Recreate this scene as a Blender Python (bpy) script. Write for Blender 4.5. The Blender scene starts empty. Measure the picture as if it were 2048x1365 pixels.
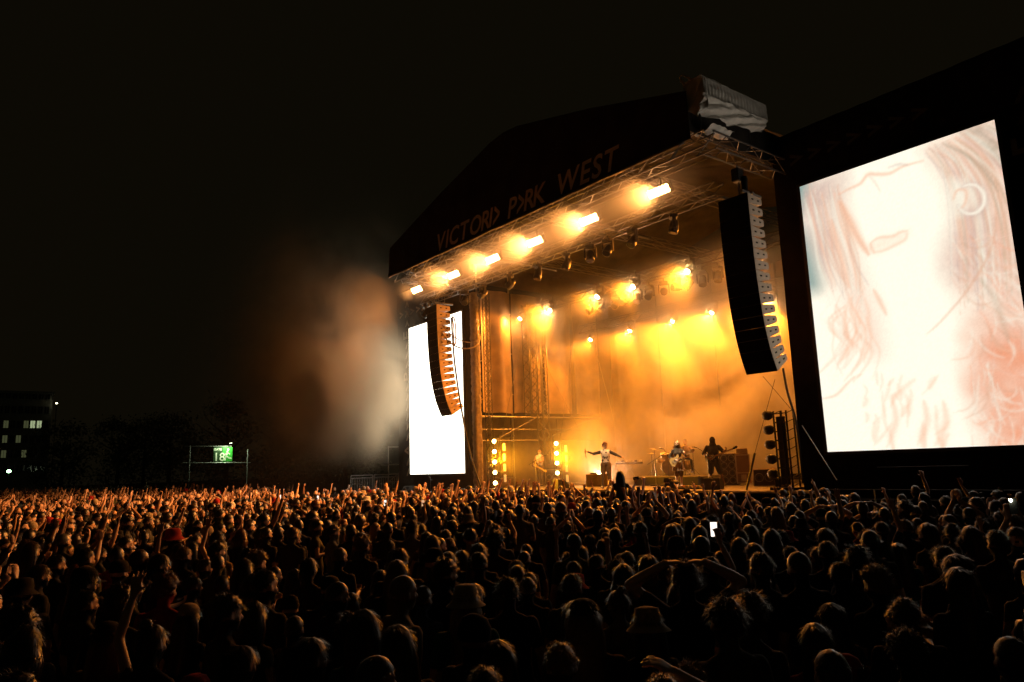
import bpy, bmesh, math, random
import numpy as np
from mathutils import Vector, Matrix, noise

random.seed(7)
rng = np.random.default_rng(7)
R = math.radians
scene = bpy.context.scene
col = scene.collection

# ------------------------------------------------------------------ camera
# X runs along the stage front, Y into the stage, Z up; metres.
cam = bpy.data.cameras.new('camera')
cam.lens = 25.63
cam.sensor_width = 36.0
cam.clip_start = 0.05
cam.clip_end = 1200
camo = bpy.data.objects.new('camera', cam)
col.objects.link(camo)
scene.camera = camo
YAW, PITCH, ROLL = R(-51.9), R(9.65), R(-1.97)
CAM = Vector((0, 0, 2.736))
FOC = 1458.0
_f = Vector((math.sin(YAW) * math.cos(PITCH), math.cos(YAW) * math.cos(PITCH), math.sin(PITCH)))
_r = Vector((math.cos(YAW), -math.sin(YAW), 0))
_u = _r.cross(_f)
_r2 = _r * math.cos(ROLL) + _u * math.sin(ROLL)
_u2 = _u * math.cos(ROLL) - _r * math.sin(ROLL)
camo.matrix_world = Matrix(((_r2.x, _u2.x, -_f.x, CAM.x), (_r2.y, _u2.y, -_f.y, CAM.y), (_r2.z, _u2.z, -_f.z, CAM.z), (0, 0, 0, 1)))

def project(P):
    d = Vector(P) - CAM
    z = d.dot(_f)
    if z < 0.05:
        return (-9999, -9999, z)
    return (1024 + FOC * d.dot(_r2) / z, 682.5 - FOC * d.dot(_u2) / z, z)

# ------------------------------------------------------------------ world: night sky over a city park
world = bpy.data.worlds.new('World')
scene.world = world
world.use_nodes = True
wn = world.node_tree.nodes
wl = world.node_tree.links
wn.clear()
wout = wn.new('ShaderNodeOutputWorld')
wbg = wn.new('ShaderNodeBackground')
wbg.inputs['Color'].default_value = (1.0, 0.78, 0.34, 1)
wbg.inputs['Strength'].default_value = 0.0036
wl.new(wbg.outputs[0], wout.inputs[0])

# ------------------------------------------------------------------ exposure and sampling
scene.view_settings.view_transform = 'Standard'
scene.view_settings.look = 'None'
scene.view_settings.exposure = 0.0
scene.view_settings.gamma = 1.0
scene.view_settings.use_curve_mapping = False
scene.render.engine = 'CYCLES'
cy = scene.cycles
cy.use_denoising = True
cy.denoiser = 'OPENIMAGEDENOISE'
cy.use_adaptive_sampling = True
cy.adaptive_threshold = 0.06
cy.max_bounces = 4
cy.diffuse_bounces = 2
cy.glossy_bounces = 2
cy.transmission_bounces = 2
cy.volume_bounces = 1
cy.transparent_max_bounces = 6
cy.caustics_reflective = False
cy.caustics_refractive = False
cy.use_light_tree = True
cy.volume_step_rate = 1.0
cy.volume_max_steps = 128
cy.sample_clamp_indirect = 4.0
cy.sample_clamp_direct = 0.0

# ------------------------------------------------------------------ helpers
def link(o, parent=None):
    col.objects.link(o)
    if parent is not None:
        o.parent = parent
    return o

def tag(o, label, cat, group=None):
    o['label'] = label
    o['category'] = cat
    if group:
        o['group'] = group
    return o

def kind(o, k):
    o['kind'] = k
    return o

def thing(name, label, cat, loc=(0, 0, 0), rz=0.0, group=None):
    o = bpy.data.objects.new(name, None)
    o.empty_display_size = 0.2
    link(o)
    o.location = loc
    o.rotation_euler = (0, 0, rz)
    return tag(o, label, cat, group)

def copy_tree(o, parent=None):
    c = o.copy()
    col.objects.link(c)
    c.parent = parent
    for ch in KIDS.get(o.name, ()):  # children registered by obj()
        copy_tree(ch, c)
    return c

KIDS = {}

_M = {}
def mat(name, color, rough=0.6, metal=0.0, var=0.15, scale=6.0, bump=0.0, emit=None, es=1.0, sheen=0.0, spec=0.5):
    if name in _M:
        return _M[name]
    m = bpy.data.materials.new(name)
    m.use_nodes = True
    nt = m.node_tree
    b = nt.nodes['Principled BSDF']
    b.inputs['Roughness'].default_value = rough
    b.inputs['Metallic'].default_value = metal
    b.inputs['Specular IOR Level'].default_value = spec
    if sheen:
        b.inputs['Sheen Weight'].default_value = sheen
    if var > 0:
        tc = nt.nodes.new('ShaderNodeTexCoord')
        nz = nt.nodes.new('ShaderNodeTexNoise')
        nz.inputs['Scale'].default_value = scale
        nz.inputs['Detail'].default_value = 3
        nt.links.new(tc.outputs['Object'], nz.inputs['Vector'])
        rp = nt.nodes.new('ShaderNodeValToRGB')
        rp.color_ramp.elements[0].position = 0.3
        rp.color_ramp.elements[1].position = 0.7
        rp.color_ramp.elements[0].color = tuple(c * (1 - var) for c in color) + (1,)
        rp.color_ramp.elements[1].color = tuple(min(1, c * (1 + var)) for c in color) + (1,)
        nt.links.new(nz.outputs['Fac'], rp.inputs['Fac'])
        nt.links.new(rp.outputs['Color'], b.inputs['Base Color'])
        if bump > 0:
            bp = nt.nodes.new('ShaderNodeBump')
            bp.inputs['Strength'].default_value = bump
            bp.inputs['Distance'].default_value = 0.02
            nt.links.new(nz.outputs['Fac'], bp.inputs['Height'])
            nt.links.new(bp.outputs['Normal'], b.inputs['Normal'])
    else:
        b.inputs['Base Color'].default_value = tuple(color) + (1,)
    if emit:
        b.inputs['Emission Color'].default_value = tuple(emit) + (1,)
        b.inputs['Emission Strength'].default_value = es
    _M[name] = m
    return m

class MB:
    """collects simple shapes into one mesh"""
    def __init__(self):
        self.v = []
        self.f = []
        self.mi = []
        self.cur = 0
    def _add(self, vs, fs):
        o = len(self.v)
        self.v += [tuple(x) for x in vs]
        self.f += [tuple(i + o for i in f) for f in fs]
        self.mi += [self.cur] * len(fs)
    def box(self, c, s, rot=None, taper=1.0):
        x, y, z = s[0] / 2, s[1] / 2, s[2] / 2
        t = taper
        vs = [(-x, -y, -z), (x, -y, -z), (x, y, -z), (-x, y, -z), (-x * t, -y * t, z), (x * t, -y * t, z), (x * t, y * t, z), (-x * t, y * t, z)]
        vs = [Vector(v) for v in vs]
        if rot is not None:
            vs = [rot @ v for v in vs]
        self._add([v + Vector(c) for v in vs], [(0, 3, 2, 1), (4, 5, 6, 7), (0, 1, 5, 4), (1, 2, 6, 5), (2, 3, 7, 6), (3, 0, 4, 7)])
        return self
    def bbox(self, c, s, b=0.01, rot=None):
        """box with chamfered vertical and horizontal edges"""
        x, y, z = s[0] / 2, s[1] / 2, s[2] / 2
        bm = bmesh.new()
        bmesh.ops.create_cube(bm, size=1.0, matrix=Matrix.Diagonal((s[0], s[1], s[2], 1)))
        bmesh.ops.bevel(bm, geom=bm.edges[:], offset=b, segments=1, affect='EDGES')
        vs = [v.co.copy() for v in bm.verts]
        bm.verts.index_update()
        fs = [[v.index for v in f.verts] for f in bm.faces]
        bm.free()
        if rot is not None:
            vs = [rot @ v for v in vs]
        self._add([v + Vector(c) for v in vs], fs)
        return self
    def cyl(self, p, q, r0, r1=None, n=8, cap=True):
        p, q = Vector(p), Vector(q)
        r1 = r0 if r1 is None else r1
        d = (q - p).normalized()
        a = d.orthogonal().normalized()
        b = d.cross(a)
        vs = []
        for c, r in ((p, r0), (q, r1)):
            for i in range(n):
                t = 2 * math.pi * i / n
                vs.append(c + (a * math.cos(t) + b * math.sin(t)) * r)
        fs = [(i, (i + 1) % n, n + (i + 1) % n, n + i) for i in range(n)]
        if cap:
            fs += [tuple(range(n - 1, -1, -1)), tuple(range(n, 2 * n))]
        self._add(vs, fs)
        return self
    def tube(self, pts, r, n=6):
        pts = [Vector(p) for p in pts]
        rs = r if isinstance(r, (list, tuple)) else [r] * len(pts)
        vs, fs = [], []
        a = None
        for k, p in enumerate(pts):
            d = (pts[min(k + 1, len(pts) - 1)] - pts[max(k - 1, 0)]).normalized()
            if a is None:
                a = d.orthogonal().normalized()
            a = (a - d * a.dot(d)).normalized()
            b = d.cross(a)
            for i in range(n):
                t = 2 * math.pi * i / n
                vs.append(p + (a * math.cos(t) + b * math.sin(t)) * rs[k])
        for k in range(len(pts) - 1):
            for i in range(n):
                fs.append((k * n + i, k * n + (i + 1) % n, (k + 1) * n + (i + 1) % n, (k + 1) * n + i))
        fs += [tuple(range(n - 1, -1, -1)), tuple(range((len(pts) - 1) * n, len(pts) * n))]
        self._add(vs, fs)
        return self
    def ell(self, c, rad, rot=None, nu=12, nv=8):
        c = Vector(c)
        vs, fs = [], []
        for j in range(1, nv):
            ph = math.pi * j / nv
            for i in range(nu):
                th = 2 * math.pi * i / nu
                v = Vector((rad[0] * math.sin(ph) * math.cos(th), rad[1] * math.sin(ph) * math.sin(th), rad[2] * math.cos(ph)))
                if rot is not None:
                    v = rot @ v
                vs.append(c + v)
        top, bot = Vector((0, 0, rad[2])), Vector((0, 0, -rad[2]))
        if rot is not None:
            top, bot = rot @ top, rot @ bot
        vs += [c + top, c + bot]
        for j in range(nv - 2):
            for i in range(nu):
                fs.append((j * nu + i, (j + 1) * nu + i, (j + 1) * nu + (i + 1) % nu, j * nu + (i + 1) % nu))
        T, B = len(vs) - 2, len(vs) - 1
        for i in range(nu):
            fs.append((T, i, (i + 1) % nu))
            fs.append((B, (nv - 2) * nu + (i + 1) % nu, (nv - 2) * nu + i))
        self._add(vs, fs)
        return self
    def caps(self, p, q, r0, r1, n=10):
        """closed tapered capsule"""
        p, q = Vector(p), Vector(q)
        d = (q - p)
        L = d.length
        d = d / L if L > 1e-6 else Vector((0, 0, 1))
        pts, rs = [], []
        for t in (1.0, 0.72, 0.35):
            pts.append(p - d * r0 * t); rs.append(max(1e-4, r0 * math.sqrt(max(0.0, 1 - t * t))))
        pts.append(p); rs.append(r0)
        pts.append(q); rs.append(r1)
        for t in (0.35, 0.72, 1.0):
            pts.append(q + d * r1 * t); rs.append(max(1e-4, r1 * math.sqrt(max(0.0, 1 - t * t))))
        a = d.orthogonal().normalized()
        b = d.cross(a)
        vs, fs = [], []
        for pp, rr in zip(pts, rs):
            for i in range(n):
                t = 2 * math.pi * i / n
                vs.append(pp + (a * math.cos(t) + b * math.sin(t)) * rr)
        m = len(pts)
        for k in range(m - 1):
            for i in range(n):
                fs.append((k * n + i, k * n + (i + 1) % n, (k + 1) * n + (i + 1) % n, (k + 1) * n + i))
        fs += [tuple(range(n - 1, -1, -1)), tuple(range((m - 1) * n, m * n))]
        self._add(vs, fs)
        return self
    def loft(self, secs, n=16):
        """secs: (center, rx, ry) stacked rings in xy, closed"""
        vs, fs = [], []
        for c, rx, ry in secs:
            for i in range(n):
                t = 2 * math.pi * i / n
                ct, st = math.cos(t), math.sin(t)
                k = 1.0 / (abs(ct) ** 2.5 + abs(st) ** 2.5) ** (1 / 2.5)
                vs.append((c[0] + rx * ct * k, c[1] + ry * st * k, c[2]))
        m = len(secs)
        for k in range(m - 1):
            for i in range(n):
                fs.append((k * n + i, k * n + (i + 1) % n, (k + 1) * n + (i + 1) % n, (k + 1) * n + i))
        fs += [tuple(range(n - 1, -1, -1)), tuple(range((m - 1) * n, m * n))]
        self._add(vs, fs)
        return self
    def poly(self, pts, thick):
        """flat polygon given as 3d points, extruded along thick vector"""
        pts = [Vector(p) for p in pts]
        n = len(pts)
        t = Vector(thick)
        vs = pts + [p + t for p in pts]
        fs = [tuple(range(n - 1, -1, -1)), tuple(range(n, 2 * n))]
        fs += [(i, (i + 1) % n, n + (i + 1) % n, n + i) for i in range(n)]
        self._add(vs, fs)
        return self
    def grid(self, fn, nu, nv):
        vs = [fn(i / nu, j / nv) for j in range(nv + 1) for i in range(nu + 1)]
        fs = [(j * (nu + 1) + i, j * (nu + 1) + i + 1, (j + 1) * (nu + 1) + i + 1, (j + 1) * (nu + 1) + i) for j in range(nv) for i in range(nu)]
        self._add(vs, fs)
        return self
    def mesh(self, name, smooth=False):
        me = bpy.data.meshes.new(name)
        me.from_pydata(self.v, [], self.f)
        if any(self.mi):
            me.polygons.foreach_set('material_index', self.mi)
        if smooth:
            me.polygons.foreach_set('use_smooth', [True] * len(self.f))
        me.update()
        return me
    def build(self, name, m=None, parent=None, smooth=False):
        return obj(name, self.mesh(name, smooth), m, parent)

def obj(name, me, m=None, parent=None):
    o = bpy.data.objects.new(name, me)
    if m is not None and len(me.materials) == 0:
        for x in (m if isinstance(m, (list, tuple)) else [m]):
            me.materials.append(x)
    link(o, parent)
    if parent is not None:
        KIDS.setdefault(parent.name, []).append(o)
    return o

_unit = {}
def bar(name, p, q, r, m, parent=None, n=6):
    """a straight round bar that shares one mesh per material"""
    key = (m.name, n)
    if key not in _unit:
        me = MB().cyl((0, 0, 0), (0, 0, 1), 1, n=n).mesh('bar')
        me.materials.append(m)
        _unit[key] = me
    p, q = Vector(p), Vector(q)
    d = q - p
    o = bpy.data.objects.new(name, _unit[key])
    link(o, parent)
    if parent is not None:
        KIDS.setdefault(parent.name, []).append(o)
    rot = d.to_track_quat('Z', 'Y').to_matrix().to_4x4()
    o.matrix_local = Matrix.Translation(p) @ rot @ Matrix.Diagonal((r, r, d.length, 1))
    return o

def truss(name, label, p0, p1, size, nseg, m, a=Vector((0, 0, 1)), r=0.027, group=None, parent=None, size2=None):
    """square box truss: four chords and zig-zag braces on each side; p0 and p1 are the middle of its lower face"""
    p0, p1 = Vector(p0), Vector(p1)
    d = (p1 - p0).normalized()
    b = d.cross(a).normalized()
    s2 = size2 or size
    root = parent or thing(name, label, 'truss', p0, 0, group)
    off = -p0 if parent is None else Vector((0, 0, 0))
    cs = [b * (-s2 / 2), b * (s2 / 2), b * (s2 / 2) + a * size, b * (-s2 / 2) + a * size]
    for c in cs:
        bar('chord', p0 + c + off, p1 + c + off, r, m, root)
    L = (p1 - p0).length
    for k in range(nseg):
        t0, t1 = k / nseg, (k + 1) / nseg
        for i in range(4):
            A, B = cs[i], cs[(i + 1) % 4]
            if k % 2:
                A, B = B, A
            bar('brace', p0 + A + d * L * t0 + off, p0 + B + d * L * t1 + off, r * 0.55, m, root, n=4)
    return root

def text_mesh(body, size, name='letter', extrude=0.004, offset=0.0, shear=0.0):
    cu = bpy.data.curves.new('t', 'FONT')
    cu.body = body
    cu.size = size
    cu.extrude = extrude
    cu.offset = offset
    cu.shear = shear
    cu.resolution_u = 3
    o = bpy.data.objects.new('t', cu)
    col.objects.link(o)
    dg = bpy.context.evaluated_depsgraph_get()
    me = bpy.data.meshes.new_from_object(o.evaluated_get(dg))
    me.name = name
    bpy.data.objects.remove(o)
    bpy.data.curves.remove(cu)
    return me
# ------------------------------------------------------------------ materials
BLACK_FAB = mat('black_scrim', (0.02, 0.018, 0.016), 0.95, var=0.25, scale=2.5, bump=0.3, spec=0.02)
ROOF_FAB = mat('roof_canvas', (0.06, 0.053, 0.045), 0.8, var=0.3, scale=1.2, bump=0.4, spec=0.08)
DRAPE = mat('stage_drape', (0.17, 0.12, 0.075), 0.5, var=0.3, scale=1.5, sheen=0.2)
ALU = mat('aluminium', (0.15, 0.147, 0.143), 0.45, 0.8, var=0.15, scale=12)
DALU = mat('weathered_aluminium', (0.16, 0.15, 0.14), 0.5, 0.6, var=0.2, scale=12)
STEEL = mat('galvanised_steel', (0.42, 0.42, 0.41), 0.45, 0.7, var=0.2, scale=9)
DARK = mat('black_metal', (0.025, 0.024, 0.023), 0.45, 0.2, var=0.25, scale=14)
BLACKP = mat('black_paint', (0.02, 0.02, 0.02), 0.6, var=0.3, scale=20)
CAB = mat('cabinet_screenlit', (0.46, 0.35, 0.25), 0.6, var=0.12, scale=10, bump=0.1)  # black boxes in a pale tone, the screen's light put into the colour
GRILLE = mat('grille_cloth', (0.006, 0.006, 0.006), 0.8, var=0.3, scale=60, spec=0.1)
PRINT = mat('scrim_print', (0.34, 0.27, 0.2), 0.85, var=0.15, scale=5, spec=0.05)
PRINTD = mat('scrim_print_dim', (0.10, 0.08, 0.06), 0.85, var=0.15, scale=5, spec=0.05)  # same print, dimmer light on the near wing put into its colour
LETTER = mat('banner_print', (0.85, 0.7, 0.54), 0.8, var=0.12, scale=3, spec=0.1)
DECKM = mat('deck_board', (0.05, 0.045, 0.04), 0.5, var=0.3, scale=3)
TARP = mat('white_tarpaulin', (0.84, 0.81, 0.74), 0.6, var=0.12, scale=4, bump=0.25)
GRASS = mat('grass_field', (0.045, 0.06, 0.025), 0.95, var=0.4, scale=3, bump=0.6, spec=0.1)
CABLE = mat('cable_rubber', (0.02, 0.02, 0.02), 0.6, var=0.2, scale=20)

ORANGE = (1.0, 0.265, 0.014)
AMBER = (1.0, 0.47, 0.05)
GOLD = (1.0, 0.36, 0.008)

def spot(name, loc, direction, power, color, angle, radius=0.1, blend=0.4, parent=None):
    L = bpy.data.lights.new(name, 'SPOT')
    L.energy = power
    L.color = color
    L.spot_size = angle
    L.spot_blend = blend
    L.shadow_soft_size = radius
    o = bpy.data.objects.new(name, L)
    link(o, parent)
    o.location = loc
    o.rotation_euler = Vector(direction).to_track_quat('-Z', 'Y').to_euler()
    return o

# ------------------------------------------------------------------ ground
g = MB()
g.grid(lambda u, v: (-420 + 840 * u, -420 + 840 * v, 0.05 * noise.noise(Vector((u * 60, v * 60, 0)))), 60, 60)
kind(g.build('ground', GRASS, smooth=True), 'structure')

# ------------------------------------------------------------------ stage floor
XL, XR, YF, DECKZ = -29.3, -12.2, 20.0, 1.7
st = thing('stage', 'raised black concert stage floor with a dark skirt along its front edge', 'stage', (-20.75, 25.5, 0))
def rel(t, p):
    return (p[0] - t.location.x, p[1] - t.location.y, p[2] - t.location.z)
nx = 9
w = (XR - XL + 1.0) / nx
for i in range(nx):
    for j in range(5):
        dx = XL - 0.5 + w * (i + 0.5)
        dy = YF + 0.1 + 2.24 * (j + 0.5)
        MB().box(rel(st, (dx, dy, DECKZ - 0.03)), (w - 0.012, 2.228, 0.06)).build('deck_panel', DECKM, st)
MB().bbox(rel(st, ((XL + XR) / 2, YF + 0.05, DECKZ - 0.04)), (XR - XL + 1.2, 0.1, 0.07), 0.01).build('front_edge', mat('edge_trim', (0.5, 0.45, 0.38), 0.5, 0.3), st)
def skirt(u, v):
    x = XL - 0.5 + (XR - XL + 1.0) * u
    return rel(st, (x, YF + 0.16 + 0.03 * math.sin(x * 19) + 0.015 * math.sin(x * 43 + 1), 0.0 + (DECKZ - 0.09) * v))
MB().grid(skirt, 320, 2).build('skirt', BLACK_FAB, st, True)
for i in range(7):
    x = XL + (XR - XL) * i / 6
    for y in (YF + 1.2, YF + 6, YF + 10.6):
        bar('leg', rel(st, (x, y, 0)), rel(st, (x, y, DECKZ - 0.07)), 0.04, STEEL, st)

# ------------------------------------------------------------------ roof: gabled black canvas with a lettered front
YR = 16.22
roof = thing('stage_roof', 'huge black gabled canvas stage roof with lettering across its front', 'roof', (-20.75, YR, 0))
AP = 15.35
prof = [(-30.0, 11.72), (-29.85, 13.1), (-25.4, 14.35), (-21.6, 15.28), (-20.75, 15.36), (-19.9, 15.28), (-16.1, 14.35), (-12.15, 13.2), (-12.1, 11.72)]
fas = MB()
fas.poly([rel(roof, (x, YR, z)) for x, z in prof], (0, -0.03, 0))
fascia = fas.build('fascia', ROOF_FAB, roof)
# roof sheets run back over the stage
for k in range(1, len(prof) - 2):
    (x0, z0), (x1, z1) = prof[k], prof[k + 1]
    nb = 6
    for j in range(nb):
        ya, yb = YR + 0.012 + 16.2 * j / nb, YR + 16.2 * (j + 1) / nb
        def sheet(u, v, x0=x0, x1=x1, z0=z0, z1=z1, ya=ya, yb=yb):
            sag = 0.09 * math.sin(math.pi * v)
            return rel(roof, (x0 + (x1 - x0) * u, ya + (yb - ya) * v, z0 + (z1 - z0) * u - sag))
        s = MB().grid(sheet, 4, 5)
        s.build('roof_sheet', ROOF_FAB, roof, True)
# eave valances down the two long sides
for x, ya, yb in ((-29.87, 0.1, 16.1), (-12.22, 0.1, 16.1)):
    MB().box(rel(roof, (x, YR + (ya + yb) / 2, 12.56)), (0.03, yb - ya, 1.05)).build('side_valance', ROOF_FAB, roof)
# rolled hem along the bottom of the front, a little uneven
hem = []
for i in range(60):
    x = -29.95 + 17.6 * i / 59
    hem.append(rel(roof, (x, YR - 0.05, 11.70 + 0.035 * noise.noise(Vector((x * 0.8, 0, 3))) )))
MB().tube(hem, 0.055, 8).build('hem', mat('hem_canvas', (0.16, 0.13, 0.10), 0.7, var=0.3, scale=6), roof, True)
# lettering
txt = 'VICTORI> P>RK WEST'
CAP = 0.74
size = CAP / 0.70
xs = -25.75
total = 10.75
widths = []
meshes = {}
for ch in txt:
    if ch == ' ':
        widths.append(0.42)
        continue
    if ch not in meshes:
        me = text_mesh(ch, size, 'letter', 0.004, 0.016, 0.0)
        co = np.zeros(len(me.vertices) * 3)
        me.vertices.foreach_get('co', co)
        co = co.reshape(-1, 3)
        x0 = co[:, 0].min()
        co[:, 0] -= x0
        z0 = 0.0
        if ch == '>':
            lo, hi = co[:, 1].min(), co[:, 1].max()
            co[:, 1] = (co[:, 1] - lo) / (hi - lo) * CAP
            co[:, 0] *= 0.72
        co[:, 0] += 0.24 * co[:, 1]
        me.vertices.foreach_set('co', co.reshape(-1))
        me.materials.append(LETTER)
        meshes[ch] = (me, co[:, 0].max() - 0.24 * CAP)
    widths.append(meshes[ch][1])
WS = (total - 0.12 * (len(txt) - 1)) / sum(widths)
widths = [w_ * WS for w_ in widths]
gap = 0.12
for ch in meshes:
    me = meshes[ch][0]
    me.transform(Matrix(((WS, 0.24 - 0.24 * WS, 0, 0), (0, 1, 0, 0), (0, 0, 1, 0), (0, 0, 0, 1))))
x = xs
for ch, wd in zip(txt, widths):
    if ch != ' ':
        o = obj('letter', meshes[ch][0], None, fascia)
        o.matrix_local = Matrix.Translation(rel(roof, (x, YR - 0.0375, 11.86))) @ Matrix.Rotation(R(90), 4, 'X')
    x += wd + gap

# ------------------------------------------------------------------ roof trusses
truss('roof_truss', 'long aluminium box truss along the front edge of the stage roof', (-29.75, 16.6, 11.44), (-11.75, 16.6, 11.44), 0.46, 28, ALU, r=0.028)
truss('roof_truss', 'short aluminium truss running back from the near corner of the roof', (-12.05, 16.9, 11.52), (-12.05, 20.5, 11.52), 0.5, 6, ALU, r=0.028)
truss('roof_truss', 'short aluminium truss running back from the far corner of the roof', (-29.45, 16.9, 11.5), (-29.45, 20.5, 11.5), 0.42, 6, ALU, r=0.028)
for i, (x, lab) in enumerate([(-25.2, 'farthest ceiling truss under the stage roof canvas'), (-20.4, 'middle ceiling truss under the stage roof canvas'), (-15.6, 'nearest ceiling truss under the stage roof canvas')]):
    truss('ceiling_truss', lab, (x, 16.95, 12.0), (x, 30.5, 12.0), 0.34, 14, DALU, r=0.02, group='ceiling trusses running back under the roof')
for i, (x, lab) in enumerate([(-25.0, 'bare pale scaffold tube under the far half of the roof'), (-19.2, 'bare pale scaffold tube under the middle of the roof')]):
    o = bar('ceiling_tube', (x, 17.0, 11.75), (x, 22.4, 11.75), 0.05, ALU, None, 8)
    tag(o, lab, 'tube')
# corner fittings of the near roof corner
cf = thing('chain_motor', 'chain motor and gathered slings at the near corner of the stage roof', 'chain motor', (-12.1, 18.3, 10.9))
MB().bbox((0, 0, 0.18), (0.26, 0.3, 0.42), 0.03).build('body', DARK, cf)
MB().cyl((0, 0, 0.4), (0, 0, 0.72), 0.012).build('hook', ALU, cf)
MB().cyl((0.0, 0.05, -0.48), (0, 0.05, 0.0), 0.016).build('chain', ALU, cf)
MB().caps((0.16, 0.1, -0.3), (0.16, 0.1, 0.05), 0.08, 0.1).build('chain_bag', BLACK_FAB, cf, True)

# wrapped white tarpaulin on the near corner of the roof
tp = thing('tarpaulin_bundle', 'white tarpaulin gathered in pleats over the near top corner of the stage roof', 'tarpaulin', (-12.0, 15.95, 12.45))
def tarp_face(u, v):
    y = 0.35 + 3.1 * u
    z = 0.98 - 0.52 * v + 0.02 * u
    x = 0.40 + 0.035 * abs(math.sin(u * 62)) * (0.25 + v) + 0.03 * noise.noise(Vector((u * 6, v * 3, 1)))
    return (x, y, z)
MB().grid(tarp_face, 150, 10).build('pleated_side', TARP, tp, True)
def tarp_low(u, v):
    y = 0.3 + 3.15 * u
    fold = abs(math.sin(6.5 * (u * 1.25 + v * 0.85))) ** 0.7
    z = 0.46 + 0.02 * u - (0.50 - 0.22 * u * u) * v + 0.03 * noise.noise(Vector((u * 11, v * 5, 4)))
    x = 0.43 - 0.30 * v + 0.16 * (fold - 0.5) * min(1, v * 3) + 0.05 * noise.noise(Vector((u * 9, v * 6, 2)))
    return (x, y, z)
MB().grid(tarp_low, 90, 22).build('draped_side', TARP, tp, True)
def tarp_end(u, v):
    x = -0.25 + 0.68 * u
    z = 1.02 - (1.02 - 0.1 * math.sin(u * 9)) * v + 0.05 * math.sin(u * 5) * (1 - v)
    y = 0.26 + 0.13 * abs(math.sin(u * 7 + v * 5)) * (0.3 + v) - 0.05 * v + 0.12 * u
    return (x, y, z)
MB().grid(tarp_end, 40, 26).build('gathered_end', TARP, tp, True)
def tarp_top(u, v):
    return (-0.25 + 0.66 * v, 0.28 + 3.15 * u, 1.0 + 0.05 * noise.noise(Vector((u * 8, v * 5, 9))) + 0.03 * math.sin(v * 3))
MB().grid(tarp_top, 40, 8).build('top_fold', TARP, tp, True)
MB().tube([(-0.2, 0.3, 1.0), (-0.23, 0.2, 1.08), (-0.2, 0.12, 1.2), (-0.05, 0.1, 1.16), (0.05, 0.3, 1.02)], [0.03, 0.05, 0.02, 0.03, 0.04]).build('tie', TARP, tp, True)
tp2 = MB()
def scrap(u, v):
    return (-0.3 + 0.75 * u, 0.1 + 1.0 * v + 0.1 * u, -0.38 + 0.09 * noise.noise(Vector((u * 5, v * 5, 12))) + 0.07 * math.sin(u * 8))
tp2.grid(scrap, 20, 16)
tag(tp2.build('tarpaulin_scrap', TARP, None, True), 'small crumpled scrap of pale tarpaulin lying on the near roof truss', 'tarpaulin').location = (-12.1, 16.5, 12.45)
bar('strap', (0.1, 0.5, -0.45), (0.1, 0.5, 0.2), 0.02, ALU, tp)
bar('strap', (0.1, 2.9, -0.45), (0.1, 2.9, 0.3), 0.02, ALU, tp)

# ------------------------------------------------------------------ wings with the two tall screens
def chevron(mb, c, w, h, t, y):
    """upward pointing open arrow in the XZ plane"""
    x, z = c
    mb.poly([(x - w / 2, y, z - h / 2), (x, y, z + h / 2), (x + w / 2, y, z - h / 2), (x + w / 2 - t, y, z - h / 2), (x, y, z + h / 2 - t * 1.9), (x - w / 2 + t, y, z - h / 2)], (0, -0.006, 0))

def wing(x0, x1, side, label):
    wg = thing('screen_wing', label, 'scaffold wing', ((x0 + x1) / 2, 20.8, 0))
    def panel(u, v):
        x = x0 + (x1 - x0) * u
        z = 0.02 + 12.9 * v
        return rel(wg, (x, 20.74 + 0.03 * noise.noise(Vector((x * 0.9, 0, z * 0.7))) + 0.012 * math.sin(x * 9 + z * 0.6), z))
    sc = MB().grid(panel, 60, 40).build('scrim', BLACK_FAB, wg, True)
    MB().box(rel(wg, (x0 if side < 0 else x1, 22.0, 6.45)), (0.04, 2.4, 12.9)).build('side_scrim', BLACK_FAB, wg)
    for xx in (x0 + 0.1, x1 - 0.1):
        for yy in (20.95, 23.0):
            bar('post', rel(wg, (xx, yy, 0)), rel(wg, (xx, yy, 12.85)), 0.045, STEEL, wg)
    for z in (2.1, 4.2, 6.3, 8.4, 10.5, 12.6):
        bar('ledger', rel(wg, (x0, 20.95, z)), rel(wg, (x1, 20.95, z)), 0.03, STEEL, wg)
        bar('ledger', rel(wg, (x0, 23.0, z)), rel(wg, (x1, 23.0, z)), 0.03, STEEL, wg)
    return wg, sc
wl_, scl = wing(-37.3, -29.42, -1, 'black scrim scaffold wing around the far screen, printed with pale arrows')
wr_, scr = wing(-12.38, -4.2, 1, 'black scrim scaffold wing around the near screen, printed with faint arrows')
YP = 20.62
# printed arrows on the far wing, up its outer edge
def glyph(ch, c, h, parent, root, rotz=90):
    me = text_mesh(ch, h / 0.70, 'glyph', 0.003, 0.02)
    me.materials.append(PRINT)
    o = obj('printed_letter', me, None, parent)
    o.matrix_local = Matrix.Translation(rel(root, (c[0], YP, c[1]))) @ Matrix.Rotation(R(90), 4, 'X') @ Matrix.Rotation(R(rotz), 4, 'Z')
z = 2.55
for k in range(17):
    if k == 2:
        glyph('A', (-35.68, z - 0.28), 0.72, scl, wl_); z += 0.82; continue
    if k == 9:
        glyph('P', (-35.72, z - 0.25), 0.72, scl, wl_); z += 0.72; continue
    if k == 13:
        glyph('E', (-35.72, z - 0.25), 0.72, scl, wl_); z += 0.72; continue
    c = MB()
    chevron(c, (-35.98 - wl_.location.x, z), 0.46, 0.42, 0.12, YP - 20.8)
    c.build('printed_arrow', PRINT, scl)
    z += 0.56
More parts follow.
